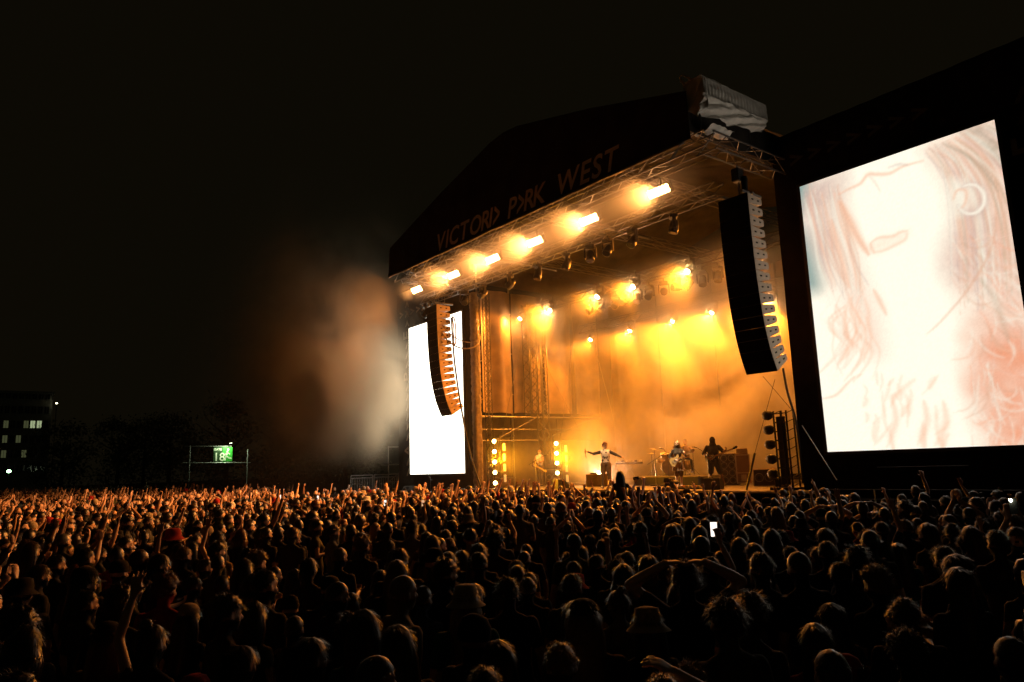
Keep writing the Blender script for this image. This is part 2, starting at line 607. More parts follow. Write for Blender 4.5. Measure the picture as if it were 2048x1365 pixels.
for k in range(7):
    c = MB()
    chevron(c, (0, 0), 0.40, 0.46, 0.11, 0)
    o = c.build('printed_arrow', PRINT, scl)
    o.matrix_local = Matrix.Translation(rel(wl_, (-36.6 + 0.62 * k, YP, 11.55))) @ Matrix.Rotation(R(90), 4, 'Y')
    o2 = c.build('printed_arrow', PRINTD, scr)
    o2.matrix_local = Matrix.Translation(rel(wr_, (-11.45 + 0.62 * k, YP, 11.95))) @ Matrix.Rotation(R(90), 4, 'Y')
z = 3.2
for k in range(15):
    if k in (5, 12):
        glyph('E' if k == 12 else 'A', (-5.05, z - 0.25), 0.72, scr, wr_); z += 0.75; continue
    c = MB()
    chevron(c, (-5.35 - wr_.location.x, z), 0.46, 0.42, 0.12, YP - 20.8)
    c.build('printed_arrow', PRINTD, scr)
    z += 0.56

# the pictures on the screens: an over-exposed close-up, drawn in strokes on the display's own pixels
def solve_h(src, dst):
    A = []
    for (x, y), (u, v) in zip(src, dst):
        A.append([x, y, 1, 0, 0, 0, -u * x, -u * y, -u])
        A.append([0, 0, 0, x, y, 1, -v * x, -v * y, -v])
    h = np.linalg.svd(np.array(A, float))[2][-1]
    return h.reshape(3, 3)
HM = solve_h([(70, 312), (744, 76), (173, 1260), (927, 1222)], [(0, 1), (1, 1), (0, 0), (1, 0)])
def uv_of(p):
    q = HM @ np.array([p[0], p[1], 1.0])
    return q[:2] / q[2]
def seg_dist(U, V, pts, asp):
    d = np.full(U.shape, 9.0)
    for a, b in zip(pts[:-1], pts[1:]):
        ax, ay, bx, by = a[0], a[1] * asp, b[0], b[1] * asp
        ex, ey = bx - ax, by - ay
        t = np.clip(((U - ax) * ex + (V * asp - ay) * ey) / (ex * ex + ey * ey + 1e-9), 0, 1)
        d = np.minimum(d, np.hypot(U - ax - t * ex, V * asp - ay - t * ey))
    return d
def in_poly(U, V, pts):
    c = np.zeros(U.shape, bool)
    n = len(pts)
    for i in range(n):
        x0, y0 = pts[i]
        x1, y1 = pts[(i + 1) % n]
        k = ((y0 > V) != (y1 > V)) & (U < (x1 - x0) * (V - y0) / (y1 - y0 + 1e-12) + x0)
        c ^= k
    return c
def vnoise(U, V, s, seed=0):
    r = np.random.default_rng(seed)
    G = r.random((64, 64))
    x, y = U * s, V * s
    xi, yi = np.floor(x).astype(int), np.floor(y).astype(int)
    fx, fy = x - xi, y - yi
    fx, fy = fx * fx * (3 - 2 * fx), fy * fy * (3 - 2 * fy)
    g_ = lambda a, b: G[a % 64, b % 64]
    return (g_(xi, yi) * (1 - fx) + g_(xi + 1, yi) * fx) * (1 - fy) + (g_(xi, yi + 1) * (1 - fx) + g_(xi + 1, yi + 1) * fx) * fy
WHITE = np.array([1.10, 1.04, 0.86])
PEACH = np.array([0.92, 0.52, 0.34])
PINK = np.array([0.90, 0.60, 0.46])
MAUVE = np.array([0.56, 0.40, 0.36])
TEAL = np.array([0.30, 0.42, 0.38])
CORAL = np.array([0.90, 0.36, 0.20])
BROWN = np.array([0.36, 0.29, 0.20])
def spline(pts, n=7):
    P = [np.array(q, float) for q in pts]
    out = []
    for k in range(len(P) - 1):
        p0, p1, p2, p3 = P[max(k - 1, 0)], P[k], P[k + 1], P[min(k + 2, len(P) - 1)]
        for s_ in range(n):
            t = s_ / n
            out.append(0.5 * (2 * p1 + (p2 - p0) * t + (2 * p0 - 5 * p1 + 4 * p2 - p3) * t * t + (3 * p1 - p0 - 3 * p2 + p3) * t ** 3))
    out.append(P[-1])
    return out
def picture(nu, nv, asp, gain=1.0):
    u = (np.arange(nu + 1)) / nu
    v = (np.arange(nv + 1)) / nv
    U, V = np.meshgrid(u, v)
    img = np.ones(U.shape + (3,)) * WHITE
    def blend(a, c):
        nonlocal img
        a = np.clip(a, 0, 1)[..., None]
        img = img * (1 - a) + c * a
    def P(pts):
        return [uv_of(p) for p in pts]
    def fill(pts, c, a=1.0, soft=0.02, nz=None):
        q = P(spline(pts + [pts[0]], 4))[:-1]
        ins = in_poly(U, V, q)
        d = seg_dist(U, V, q + [q[0]], asp)
        m = np.where(ins, np.clip(0.5 + d / soft / 2, 0, 1), np.clip(0.5 - d / soft / 2, 0, 1)) * a
        if nz is not None:
            m = m * nz
        blend(m, c)
    def stroke(pts, w, c, a=1.0, n=5):
        """soft tapered stroke along a smooth curve"""
        q = P(spline(pts, n))
        q = [np.array([x, y * asp]) for x, y in q]
        wd = w / 760.0
        lo = np.min(q, 0) - wd * 3
        hi = np.max(q, 0) + wd * 3
        i0, i1 = max(0, int(lo[0] * nu)), min(nu + 1, int(hi[0] * nu) + 2)
        j0, j1 = max(0, int(lo[1] / asp * nv)), min(nv + 1, int(hi[1] / asp * nv) + 2)
        if i0 >= i1 or j0 >= j1:
            return
        x, y = U[j0:j1, i0:i1], V[j0:j1, i0:i1] * asp
        best = np.zeros(x.shape)
        m = len(q) - 1
        for k in range(m):
            ax, ay = q[k]
            ex, ey = q[k + 1] - q[k]
            t = np.clip(((x - ax) * ex + (y - ay) * ey) / (ex * ex + ey * ey + 1e-9), 0, 1)
            s_ = (k + t) / m
            ww = wd * (0.25 + 0.75 * np.sin(np.pi * np.clip(s_, 0.02, 0.98)) ** 0.7)
            best = np.maximum(best, np.exp(-(np.hypot(x - ax - t * ex, y - ay - t * ey) / ww) ** 2))
        al = (a * best)[..., None]
        img[j0:j1, i0:i1] = img[j0:j1, i0:i1] * (1 - al) + c * al
    n1 = vnoise(U, V * asp, 7, 1)
    n2 = vnoise(U, V * asp, 19, 2)
    n3 = vnoise(U, V * asp, 45, 3)
    r_ = np.random.default_rng(5)
    # hair on the shaded side of the face, soft
    fill([(50, 290), (205, 262), (212, 360), (235, 470), (270, 600), (330, 760), (352, 900), (310, 840), (235, 715), (150, 650), (112, 540), (55, 430)], PINK, 0.9, 0.10, 0.35 + 0.75 * n1)
    fill([(50, 290), (185, 262), (195, 330), (165, 420), (150, 560), (100, 520), (55, 430)], MAUVE, 0.85, 0.12, 0.3 + 0.6 * n1 + 0.3 * n3)
    fill([(50, 290), (98, 296), (88, 350), (70, 420), (50, 400)], TEAL, 0.95, 0.04)
    fill([(50, 430), (102, 500), (150, 655), (100, 690), (50, 600)], TEAL * 0.9, 0.9, 0.05)
    for k in range(40):
        x0, y0 = 80 + 130 * r_.random(), 300 + 60 * r_.random()
        stroke([(x0, y0), (x0 + 15 + 25 * r_.random(), y0 + 120), (x0 + 45 + 30 * r_.random(), y0 + 240), (x0 + 80 + 40 * r_.random(), y0 + 330 + 60 * r_.random())], 2 + 4 * r_.random(), [WHITE * 0.85, PEACH, PINK, MAUVE, PEACH * 0.85][int(r_.integers(0, 5))], 0.45)
    # shoulder hair, orange waves
    for k in range(36):
        x0, y0 = 185 + 120 * r_.random(), 690 + 90 * r_.random()
        stroke([(x0, y0), (x0 + 20 * r_.normal(), y0 + 60), (x0 + 25 + 20 * r_.normal(), y0 + 130), (x0 - 10 + 30 * r_.normal(), y0 + 190 + 60 * r_.random())], 3 + 7 * r_.random(), [PEACH, PEACH * 1.08, WHITE * 0.9][int(r_.integers(0, 3))], 0.4)
    # hair falling on the lit side
    hair = [(505, 178), (600, 120), (770, 50), (960, 700), (960, 1250), (760, 1250), (690, 1090), (662, 905), (650, 780), (600, 650), (572, 560), (600, 440), (590, 330), (550, 250)]
    fill(hair, PINK, 0.95, 0.07, 0.45 + 0.5 * n1 + 0.3 * n2)
    fill([(668, 850), (730, 790), (850, 820), (940, 900), (940, 1250), (770, 1250), (700, 1100), (672, 960)], CORAL, 1.0, 0.10, 0.3 + 0.4 * n1 + 0.4 * n2)
    fill([(585, 520), (640, 440), (740, 420), (765, 560), (700, 650), (600, 620)], MAUVE * 1.1, 0.7, 0.1, 0.2 + 0.5 * n1 + 0.5 * n3)
    for k in range(150):
        t = r_.random()
        x0, y0 = 500 + 270 * t, 185 - 125 * t + r_.normal() * 8
        b = 60 + 90 * t + 20 * r_.normal()
        pts = [(x0, y0), (x0 + b * 0.8, y0 + 55 + 20 * r_.random()), (x0 + b * 1.5, y0 + 160 + 30 * r_.random()), (x0 + b * 1.9, y0 + 310 + 60 * r_.random()), (x0 + b * 2.05, y0 + 460 + 140 * r_.random())]
        c = [WHITE * 0.85, WHITE * 0.85, PEACH, PEACH * 0.85, PINK, BROWN * 1.5, MAUVE][int(r_.integers(0, 7))]
        stroke(pts, 1.6 + 3.2 * r_.random(), c, 0.5, 4)
    for k in range(170):
        x0, y0 = 590 + 300 * r_.random(), 470 + 740 * r_.random()
        if x0 < 660 and y0 > 660:
            x0 += 100
        an = 0.35 + 0.9 * r_.random() + (0.5 if y0 > 800 else 0)
        L = 50 + 120 * r_.random()
        cv = r_.normal() * 0.5
        pts = [(x0, y0), (x0 + L * 0.35 * math.cos(an), y0 + L * 0.35 * math.sin(an)), (x0 + L * 0.7 * math.cos(an + cv * 0.5), y0 + L * 0.7 * math.sin(an + cv * 0.5)), (x0 + L * math.cos(an + cv), y0 + L * math.sin(an + cv))]
        c = [WHITE * 0.88, WHITE * 0.88, PEACH, CORAL * 1.05, PINK, PEACH * 0.8][int(r_.integers(0, 6))]
        stroke(pts, 1.4 + 3.4 * r_.random(), c, 0.5, 3)
    fill([(625, 112), (690, 140), (770, 225), (775, 190), (710, 100)], BROWN, 0.75, 0.04, 0.3 + 0.8 * n3)
    stroke([(565, 160), (640, 195), (700, 245), (760, 330)], 7, BROWN * 1.1, 0.55)
    stroke([(700, 640), (745, 700), (775, 780), (800, 860)], 12, BROWN * 1.3, 0.35)
    # brow, nose, lips, jaw: only their warm shadows survive the exposure
    stroke([(205, 340), (245, 318), (282, 300), (308, 268), (340, 268), (385, 264), (430, 240), (500, 220)], 8, PEACH, 0.7)
    stroke([(310, 272), (335, 300), (352, 332)], 5, PINK, 0.5)
    stroke([(375, 246), (415, 232), (450, 236)], 6, MAUVE, 0.45)
    stroke([(210, 365), (238, 420), (270, 485), (312, 552)], 19, PEACH, 0.85)
    stroke([(182, 430), (212, 545), (245, 668)], 13, PEACH * 1.05, 0.6)
    fill([(318, 514), (350, 494), (395, 488), (446, 468), (442, 494), (395, 520), (335, 548)], PEACH * 1.12, 0.32, 0.03)
    stroke([(318, 514), (345, 494), (395, 488), (420, 474), (448, 468)], 6.5, PEACH, 0.6)
    stroke([(330, 546), (365, 538), (405, 518), (440, 498), (446, 474)], 7, PEACH, 0.5)
    stroke([(318, 512), (322, 530), (332, 548)], 8, PEACH, 0.6)
    stroke([(330, 678), (350, 715), (376, 768)], 10, PEACH, 0.65)
    # ear with a hoop earring
    fill([(592, 285), (640, 296), (668, 340), (645, 402), (602, 405)], WHITE * 0.9, 0.85, 0.03)
    stroke([(604, 360), (618, 325), (648, 328), (645, 372), (622, 395)], 6, PEACH, 0.7)
    hoop = [(664 + 48 * math.cos(a), 356 + 52 * math.sin(a)) for a in np.linspace(-2.2, 2.7, 14)]
    stroke(hoop, 17, MAUVE, 0.5)
    stroke(hoop, 6, WHITE, 0.85)
    stroke([(515, 836), (560, 795), (640, 700), (705, 600), (745, 500), (755, 400)], 4, PEACH * 0.85, 0.7)
    # folds and curls low on the picture
    for k in range(34):
        x0, y0 = 290 + 330 * r_.random(), 960 + 250 * r_.random()
        an = 1.2 + 1.2 * r_.random()
        L = 30 + 70 * r_.random()
        stroke([(x0, y0), (x0 + L * 0.5 * math.cos(an) + 8 * r_.normal(), y0 + L * 0.5 * math.sin(an)), (x0 + L * math.cos(an), y0 + L * math.sin(an))], 4 + 8 * r_.random(), PEACH * 1.06, 0.38)
    stroke([(150, 1070), (200, 1056), (235, 1020), (265, 988)], 6, PEACH, 0.6)
    for x0 in (400, 508, 575):
        stroke([(x0, 1075), (x0 + 12, 1140), (x0 - 4, 1200), (x0 + 4, 1250)], 15, PEACH, 0.5)
    for _ in range(1):
        pd = np.pad(img, ((1, 1), (1, 1), (0, 0)), 'edge')
        img = (pd[:-2, 1:-1] + pd[2:, 1:-1] + pd[1:-1, :-2] + pd[1:-1, 2:] + 2 * pd[1:-1, 1:-1]) / 6
    grain = 1 + 0.08 * (np.random.default_rng(3).random(U.shape)[..., None] - 0.5)
    img = img * (1 + (gain - 1) * np.clip((img[..., 1:2] - 0.7) / 0.3, 0, 1))
    return img * grain

EM = bpy.data.materials.new('led_display')
EM.use_nodes = True
_nt = EM.node_tree
_nt.nodes.clear()
_o = _nt.nodes.new('ShaderNodeOutputMaterial')
_e = _nt.nodes.new('ShaderNodeEmission')
_a = _nt.nodes.new('ShaderNodeAttribute')
_a.attribute_name = 'picture'
_nt.links.new(_a.outputs['Color'], _e.inputs['Color'])
_e.inputs['Strength'].default_value = 1.0
_nt.links.new(_e.outputs[0], _o.inputs[0])

def screen(x0, nu, nv, label, gain=1.0):
    W, H, z0, y = 5.36, 8.13, 2.80 if x0 > -20 else 2.42, 20.43
    s = thing('led_screen', label, 'screen', (x0 + W / 2, y, z0), 0, 'tall screens either side of the stage')
    m = MB().grid(lambda u, v: (-W / 2 + W * u, 0, H * v), nu, nv)
    d = m.build('display', EM, s)
    at = d.data.color_attributes.new('picture', 'FLOAT_COLOR', 'POINT')
    img = picture(nu, nv, H / W, gain)
    if gain > 1:
        img = img * 0.3 + WHITE * gain * 0.7
    buf = np.ones(((nu + 1) * (nv + 1), 4))
    buf[:, :3] = img.reshape(-1, 3)
    at.data.foreach_set('color', buf.reshape(-1))
    for zz in (-0.05, H + 0.05):
        MB().box((0, 0.06, zz), (W + 0.2, 0.16, 0.09)).build('frame_rail', BLACKP, s)
    for xx in (-W / 2 - 0.055, W / 2 + 0.055):
        MB().box((xx, 0.06, H / 2), (0.1, 0.16, H)).build('frame_rail', BLACKP, s)
    MB().box((0, 0.1, H / 2), (W, 0.12, H)).build('backing', BLACKP, s)
    return s
screen(-11.34, 170, 260, 'nearer and much larger looking tall screen, over-exposed close-up of a face with hoop earring')
screen(-35.48, 44, 100, 'farther tall screen beyond the stage, partly behind the hanging speakers', 3.6)
# ------------------------------------------------------------------ curtains, towers and rails inside the stage
def drape(name, label, p0, p1, z0, z1, fold, amp, parent=None, npanel=3, m=DRAPE):
    t = thing(name, label, 'curtain', (p0[0], p0[1], 0))
    d = Vector((p1[0] - p0[0], p1[1] - p0[1], 0))
    n = Vector((d.y, -d.x, 0)).normalized()
    for k in range(npanel):
        a, b = k / npanel + 0.004, (k + 1) / npanel - 0.004
        ph = random.random() * 6
        def fn(u, v, a=a, b=b, ph=ph):
            s = a + (b - a) * u
            L = d.length * s
            w = amp * math.sin(L * fold + ph + 0.6 * noise.noise(Vector((L * 0.6, v * 2, k)))) * (0.5 + 0.5 * (1 - v)) + amp * 0.6 * noise.noise(Vector((L * 1.7, v * 1.2, 3 + k)))
            p = d * s + n * w
            return (p.x, p.y, z0 + (z1 - z0) * v + (0.12 * noise.noise(Vector((L * 0.9, 0, 8))) if v == 0 else 0))
        MB().grid(fn, 90, 14).build('curtain_panel', m, t, True)
    return t
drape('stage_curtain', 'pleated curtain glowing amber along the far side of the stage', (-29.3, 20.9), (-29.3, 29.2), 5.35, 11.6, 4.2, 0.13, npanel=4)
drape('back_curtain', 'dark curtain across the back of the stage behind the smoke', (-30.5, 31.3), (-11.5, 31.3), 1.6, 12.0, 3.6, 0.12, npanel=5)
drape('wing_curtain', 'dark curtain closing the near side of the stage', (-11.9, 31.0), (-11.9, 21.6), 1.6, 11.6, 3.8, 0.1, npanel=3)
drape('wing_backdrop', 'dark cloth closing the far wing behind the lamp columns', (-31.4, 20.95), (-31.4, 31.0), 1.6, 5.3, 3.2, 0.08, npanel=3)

wr = thing('wrapped_post', 'fabric-wrapped corner post glowing orange beside the far screen', 'post', (-29.18, 20.55, 0))
def wrapfn(u, v):
    a = 2 * math.pi * u
    rr = 0.20 + 0.035 * noise.noise(Vector((math.cos(a) * 2, math.sin(a) * 2, v * 60))) + 0.015 * noise.noise(Vector((math.cos(a) * 5, math.sin(a) * 5, v * 160)))
    k = 1 / (abs(math.cos(a)) ** 4 + abs(math.sin(a)) ** 4) ** 0.25
    return (rr * k * math.cos(a), rr * k * math.sin(a), 1.6 + 9.7 * v)
MB().grid(wrapfn, 24, 190).build('cloth_wrap', mat('wrap_cloth', (0.24, 0.19, 0.15), 0.6, var=0.25, scale=5), wr, True)
MB().box((0, 0, 5.6), (0.2, 0.2, 11.2)).build('core', DARK, wr)
tr_ = truss('truss_tower', 'slim upright truss tower hung with chains just inside the far side of the stage', (-28.62, 20.75, 1.7), (-28.62, 20.75, 11.2), 0.24, 38, DARK, a=Vector((0, 1, 0)), r=0.02)
truss('truss_tower', 'upright truss tower in front of the amber curtain', (-28.85, 24.3, 1.7), (-28.85, 24.3, 11.0), 0.42, 26, ALU, a=Vector((0, 1, 0)), r=0.03, size2=0.42)
truss('truss_tower', 'dark upright truss tower deeper along the amber curtain', (-28.9, 23.55, 5.2), (-28.9, 23.55, 11.0), 0.5, 16, DARK, a=Vector((0, 1, 0)), r=0.03)
for z, y0, y1, lab in [(5.12, 20.7, 29.0, 'thick pale scaffold rail under the amber curtain'), (4.5, 20.7, 28.5, 'thin scaffold rail below the thick rail at the far side'),
                       (3.95, 20.7, 29.0, 'lowest scaffold rail at the far side of the stage')]:
    o = bar('scaffold_rail', (-29.2, y0, z), (-29.2, y1, z), 0.062 if z > 5 else 0.04, ALU, None, 8)
    tag(o, lab, 'rail')
for p, q, lab in [((-29.1, 24.2, 5.1), (-29.1, 21.5, 3.95), 'slanting scaffold brace near the far lamp column'), ((-29.1, 28.4, 5.1), (-29.1, 24.6, 3.95), 'slanting scaffold brace deeper on the far side'),
                  ((-28.2, 23.4, 11.0), (-28.0, 21.1, 4.0), 'thin steel wire slanting down to the far lamp column'), ((-28.2, 22.2, 11.0), (-28.0, 26.2, 4.4), 'thin steel wire slanting down behind the truss tower'),
                  ((-27.6, 26.2, 11.0), (-27.5, 24.4, 3.9), 'thin steel wire slanting down to the second lamp column'), ((-27.0, 26.0, 11.0), (-27.0, 28.6, 2.0), 'thin steel wire slanting down at the back of the stage')]:
    wire = 'wire' in lab
    o = bar('steel_wire' if wire else 'scaffold_brace', p, q, 0.012 if wire else 0.03, ALU, None, 6)
    tag(o, lab, 'wire' if wire else 'brace')

# ------------------------------------------------------------------ hanging speaker arrays
BW, BD, BH = 1.02, 0.72, 0.335
def cab_mesh():
    m = MB()
    # trapezoid seen from the side: tall at the front (-Y), lower at the back
    f, b = BH / 2 - 0.0005, BH / 2 - 0.07
    x = BW / 2
    y0, y1 = -BD / 2, BD / 2
    c = 0.03
    pr = [(y0, -f), (y0, f), (y1 - c, b + 0.005), (y1, b - c), (y1, -b + c), (y1 - c, -b - 0.005)]
    m.poly([(-x, y, z) for y, z in pr], (2 * x, 0, 0))
    return m.mesh('enclosure')
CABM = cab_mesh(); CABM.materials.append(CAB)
GRM = MB().bbox((0, -BD / 2 - 0.012, 0), (BW - 0.02, 0.02, BH - 0.006), 0.006).mesh('grille'); GRM.materials.append(GRILLE)
HDM = MB().box((0, 0, 0), (0.014, 0.09, 0.045)).mesh('handle'); HDM.materials.append(GRILLE)
LIPM = MB().box((0, -BD / 2 - 0.01, BH / 2 - 0.006), (BW - 0.02, 0.03, 0.008)).mesh('rigging_bar'); LIPM.materials.append(ALU)
def array(name, label, x, y, ztop, rz, bright):
    t = thing(name, label, 'speaker array', (x, y, ztop), rz, 'hanging speaker arrays')
    # flying frame
    MB().box((0, 0.05, 0.09), (0.9, 0.09, 0.07)).box((-0.35, 0.1, 0.09), (0.07, 1.0, 0.07)).box((0.35, 0.1, 0.09), (0.07, 1.0, 0.07)).build('flying_frame', ALU, t)
    MB().cyl((0, 0.0, 0.1), (0, 0.0, 0.6), 0.015).cyl((0, 0.35, 0.1), (0, 0.35, 0.6), 0.015).build('chain', ALU, t)
    px, py, pz = 0.0, -BD / 2, 0.0
    ang = [0, .4, .9, 1.5, 2.1, 2.8, 3.6, 4.5, 5.6, 7, 8.8, 11, 13.5, 17, 21.5, 26]
    for i, a in enumerate(ang):
        a = R(a)
        # chain the front corners; the box hangs below them
        cx_ = py + math.sin(a) * BH / 2 + math.cos(a) * BD / 2
        cz_ = pz - math.cos(a) * BH / 2 + math.sin(a) * BD / 2
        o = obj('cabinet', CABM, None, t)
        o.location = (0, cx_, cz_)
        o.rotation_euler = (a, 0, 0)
        obj('grille', GRM, None, o)
        if i in bright:
            obj('rigging_bar', LIPM, None, o)
        for sx in (-1, 1):
            for yy in (-0.14, 0.16):
                h = obj('handle', HDM, None, o)
                h.location = (sx * (BW / 2 + 0.002), yy, 0)
        py += math.sin(a) * BH
        pz -= math.cos(a) * BH
    return t, (py, pz)
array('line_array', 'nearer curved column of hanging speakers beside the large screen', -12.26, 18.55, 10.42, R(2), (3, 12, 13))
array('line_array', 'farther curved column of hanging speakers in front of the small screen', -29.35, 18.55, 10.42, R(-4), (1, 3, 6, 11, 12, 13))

# cables beside the far array
def curve_tube(name, label, pts, r, m=CABLE, n=6, cat='cable'):
    P = [Vector(p) for p in pts]
    out = []
    for k in range(len(P) - 1):
        p0, p1, p2, p3 = P[max(k - 1, 0)], P[k], P[k + 1], P[min(k + 2, len(P) - 1)]
        for s in range(8):
            t = s / 8
            out.append(0.5 * ((2 * p1) + (p2 - p0) * t + (2 * p0 - 5 * p1 + 4 * p2 - p3) * t * t + (3 * p1 - p0 - 3 * p2 + p3) * t ** 3))
    out.append(P[-1])
    o = MB().tube(out, r, n).build(name, m, None, True)
    return tag(o, label, cat)
LCAB = mat('pale_cable', (0.3, 0.24, 0.18), 0.6, var=0.2, scale=9)
curve_tube('cable', 'slack cable swagged from the far speakers to the wrapped corner post', [(-29.6, 18.2, 10.7), (-28.9, 18.4, 9.1), (-28.2, 18.8, 8.3), (-27.6, 19.4, 8.25), (-28.2, 20.2, 9.0), (-28.9, 20.6, 10.4)], 0.03, LCAB)
curve_tube('cable', 'second slack cable hanging just above the first by the far speakers', [(-29.5, 18.3, 10.7), (-28.8, 18.5, 9.3), (-28.0, 19.0, 8.55), (-27.5, 19.6, 8.6), (-28.3, 20.3, 9.6), (-28.9, 20.6, 10.6)], 0.022, LCAB)
curve_tube('cable', 'looped cable bundle hanging behind the far speakers', [(-28.7, 18.9, 9.9), (-28.55, 18.9, 9.2), (-28.6, 18.9, 8.6), (-28.45, 18.9, 8.5), (-28.4, 18.9, 9.2), (-28.5, 18.9, 9.7), (-28.65, 18.9, 9.8)], 0.028, LCAB)
curve_tube('cable', 'long dark cable dropping from the far speakers to the stage', [(-28.75, 18.9, 9.8), (-28.7, 19.0, 7.6), (-28.55, 19.3, 5.0), (-28.4, 19.6, 3.2), (-28.1, 19.9, 1.8)], 0.04, CABLE)
curve_tube('cable', 'dark cable dropping from the nearer speakers to the stage', [(-12.0, 19.6, 5.3), (-12.05, 19.8, 4.6), (-12.1, 20.2, 3.6), (-12.2, 20.4, 1.9)], 0.035, CABLE)
for p, q, lab in [((-12.5, 19.3, 5.1), (-12.2, 20.3, 4.0), 'thin guy line from the nearer speakers to the lamp tower'), ((-12.3, 19.6, 5.0), (-13.55, 20.1, 2.85), 'thin guy line from the nearer speakers down to a dark pole')]:
    tag(bar('guy_line', p, q, 0.008, CABLE, None, 5), lab, 'rope')
tag(bar('guy_pole', (-13.55, 20.1, 2.85), (-14.0, 20.15, 1.72), 0.035, DARK, None, 8), 'dark pole slanting on the stage edge beside the bass player', 'pole')
tag(bar('guy_pole', (-11.9, 20.15, 3.6), (-11.0, 20.15, 2.0), 0.014, STEEL, None, 8), 'pale thin pole slanting down the near wing beside the lamp tower', 'pole')

# ------------------------------------------------------------------ lighting rig
lt = truss('lighting_truss', 'lighting truss hung with dark moving lamps just inside the roof front', (-30.3, 18.3, 10.66), (-12.75, 18.3, 10.66), 0.42, 26, ALU, r=0.024)
truss('lighting_truss', 'middle lighting truss deep in the amber smoke', (-29.0, 23.8, 10.45), (-12.6, 23.8, 10.45), 0.4, 30, DARK, r=0.026)
truss('lighting_truss', 'rearmost lighting truss at the back of the smoke', (-28.8, 27.5, 9.75), (-12.6, 27.5, 9.75), 0.4, 30, DARK, r=0.026)
tag(bar('lamp_pipe', (-30.0, 17.3, 11.5), (-12.4, 17.3, 11.5), 0.025, DALU, None, 8), 'long thin pipe that carries the row of bright front lamps', 'pipe')

LENS_O = mat('lit_lens_orange', (0.8, 0.7, 0.5), 0.3, var=0, emit=(1.0, 0.42, 0.14), es=62.0)
LENS_W = mat('lit_lens_white', (0.8, 0.7, 0.5), 0.3, var=0, emit=(1.0, 0.5, 0.2), es=750.0)
LENS_Y = mat('lit_lens_gold', (0.8, 0.7, 0.4), 0.3, var=0, emit=(1.0, 0.68, 0.2), es=30.0)
DLENS = mat('dark_lens', (0.02, 0.02, 0.025), 0.08, var=0)

BLIND_P, BACK_P, BACK2_P, COL_P, FLASH_P = 3600, 2700, 4600, 620, 1900

ordn = ['farthest', 'second farthest', 'third farthest', 'third nearest', 'second nearest', 'nearest']
for i, x in enumerate((-29.05, -25.9, -23.0, -20.3, -17.35, -14.2)):
    b = thing('blinder_lamp', ordn[i] + ' of the six glaring bar lamps under the roof front', 'lamp', (x, 17.2, 11.05), 0, 'bright bar lamps under the roof front')
    rot = Matrix.Rotation(R(32), 3, 'X')
    MB().bbox((0, 0.06, 0), (0.9, 0.16, 0.28), 0.02, rot).build('housing', DARK, b)
    for c_, s_ in (((0, 0.08, 0.30), (0.06, 0.05, 0.32)), ((-0.46, 0.05, 0.08), (0.02, 0.06, 0.3)), ((0.46, 0.05, 0.08), (0.02, 0.06, 0.3))):
        MB().box(c_, s_).build('bracket', DARK, b)
    for r_ in (-1, 1):
        for c in range(6):
            p = rot @ Vector((-0.35 + 0.14 * c, -0.03, 0.066 * r_))
            q = rot @ Vector((-0.35 + 0.14 * c, -0.034, 0.066 * r_))
            MB().cyl(p, q, 0.068, n=12).build('lens', LENS_O, b)
    spot('blinder_beam', (0, -0.16, -0.08), (-0.55, -0.8, -0.34), BLIND_P * (1.9 if i == 0 else 1.2 if i == 1 else 1), (1.0, 0.37, 0.085), R(112), 0.22, 0.7, b)

def moving_head(label, loc, pan, tilt, lit=None, scale=1.0, group=None, lens=None):
    t = thing('moving_lamp', label, 'lamp', loc, pan, group)
    MB().bbox((0, 0, 0.34), (0.34, 0.26, 0.12), 0.02).build('base', DARK, t)
    MB().cyl((0, 0, 0.38), (0, 0, 0.56), 0.03).build('clamp', DARK, t)
    MB().bbox((-0.21, 0, 0.1), (0.05, 0.12, 0.4), 0.015).bbox((0.21, 0, 0.1), (0.05, 0.12, 0.4), 0.015).bbox((0, 0, 0.27), (0.46, 0.13, 0.05), 0.012).build('yoke', DARK, t)
    d = Vector((0, -math.cos(tilt), math.sin(tilt)))
    p0, p1 = -d * 0.2, d * 0.22
    h = MB().tube([p0 - d * 0.02, p0, p0 + d * 0.12, p1 - d * 0.1, p1], [0.06, 0.11, 0.145, 0.165, 0.16], 14).build('head', DARK, t, True)
    le = MB().cyl(p1 + d * 0.001, p1 + d * 0.006, 0.14 if lens is None else 0.085, n=16).build('lens', lens or DLENS, t)
    if lit:
        spot('beam', tuple(p1 + d * 0.08), tuple(d), lit[0], lit[1], lit[2], 0.12, 0.5, t)
    return t
ordn10 = ['farthest', 'second farthest', 'third farthest', 'fourth farthest', 'fifth farthest', 'fifth nearest', 'fourth nearest', 'third nearest', 'second nearest', 'nearest']
for i, (x, z) in enumerate([(-30.1, 10.2), (-26.7, 10.2), (-25.3, 10.2), (-23.3, 10.2), (-21.5, 10.2), (-19.8, 10.2), (-18.5, 10.2), (-17.6, 10.2), (-16.4, 10.2), (-14.6, 10.2)]):
    moving_head(ordn10[i] + ' of the ten unlit black moving lamps under the front lighting truss', (x, 18.3, z), random.uniform(-0.9, 0.9), R(random.uniform(-80, -35)), None, 1, 'unlit lamps under the front lighting truss')
for i, x in enumerate((-24.0, -23.3, -22.4, -21.8, -21.1, -20.4, -19.6, -18.9, -18.3, -17.6, -16.85)):
    lab = ['farthest', 'second farthest', 'third farthest', 'fourth farthest', 'fifth farthest', 'middle', 'fifth nearest', 'fourth nearest', 'third nearest', 'second nearest', 'nearest'][i]
    moving_head(lab + ' of the eleven unlit moving lamps in the smoke', (x, 23.6, 9.75), random.uniform(-0.9, 0.9), R(random.uniform(-80, 0)), None, 1, 'unlit lamps in the smoke')
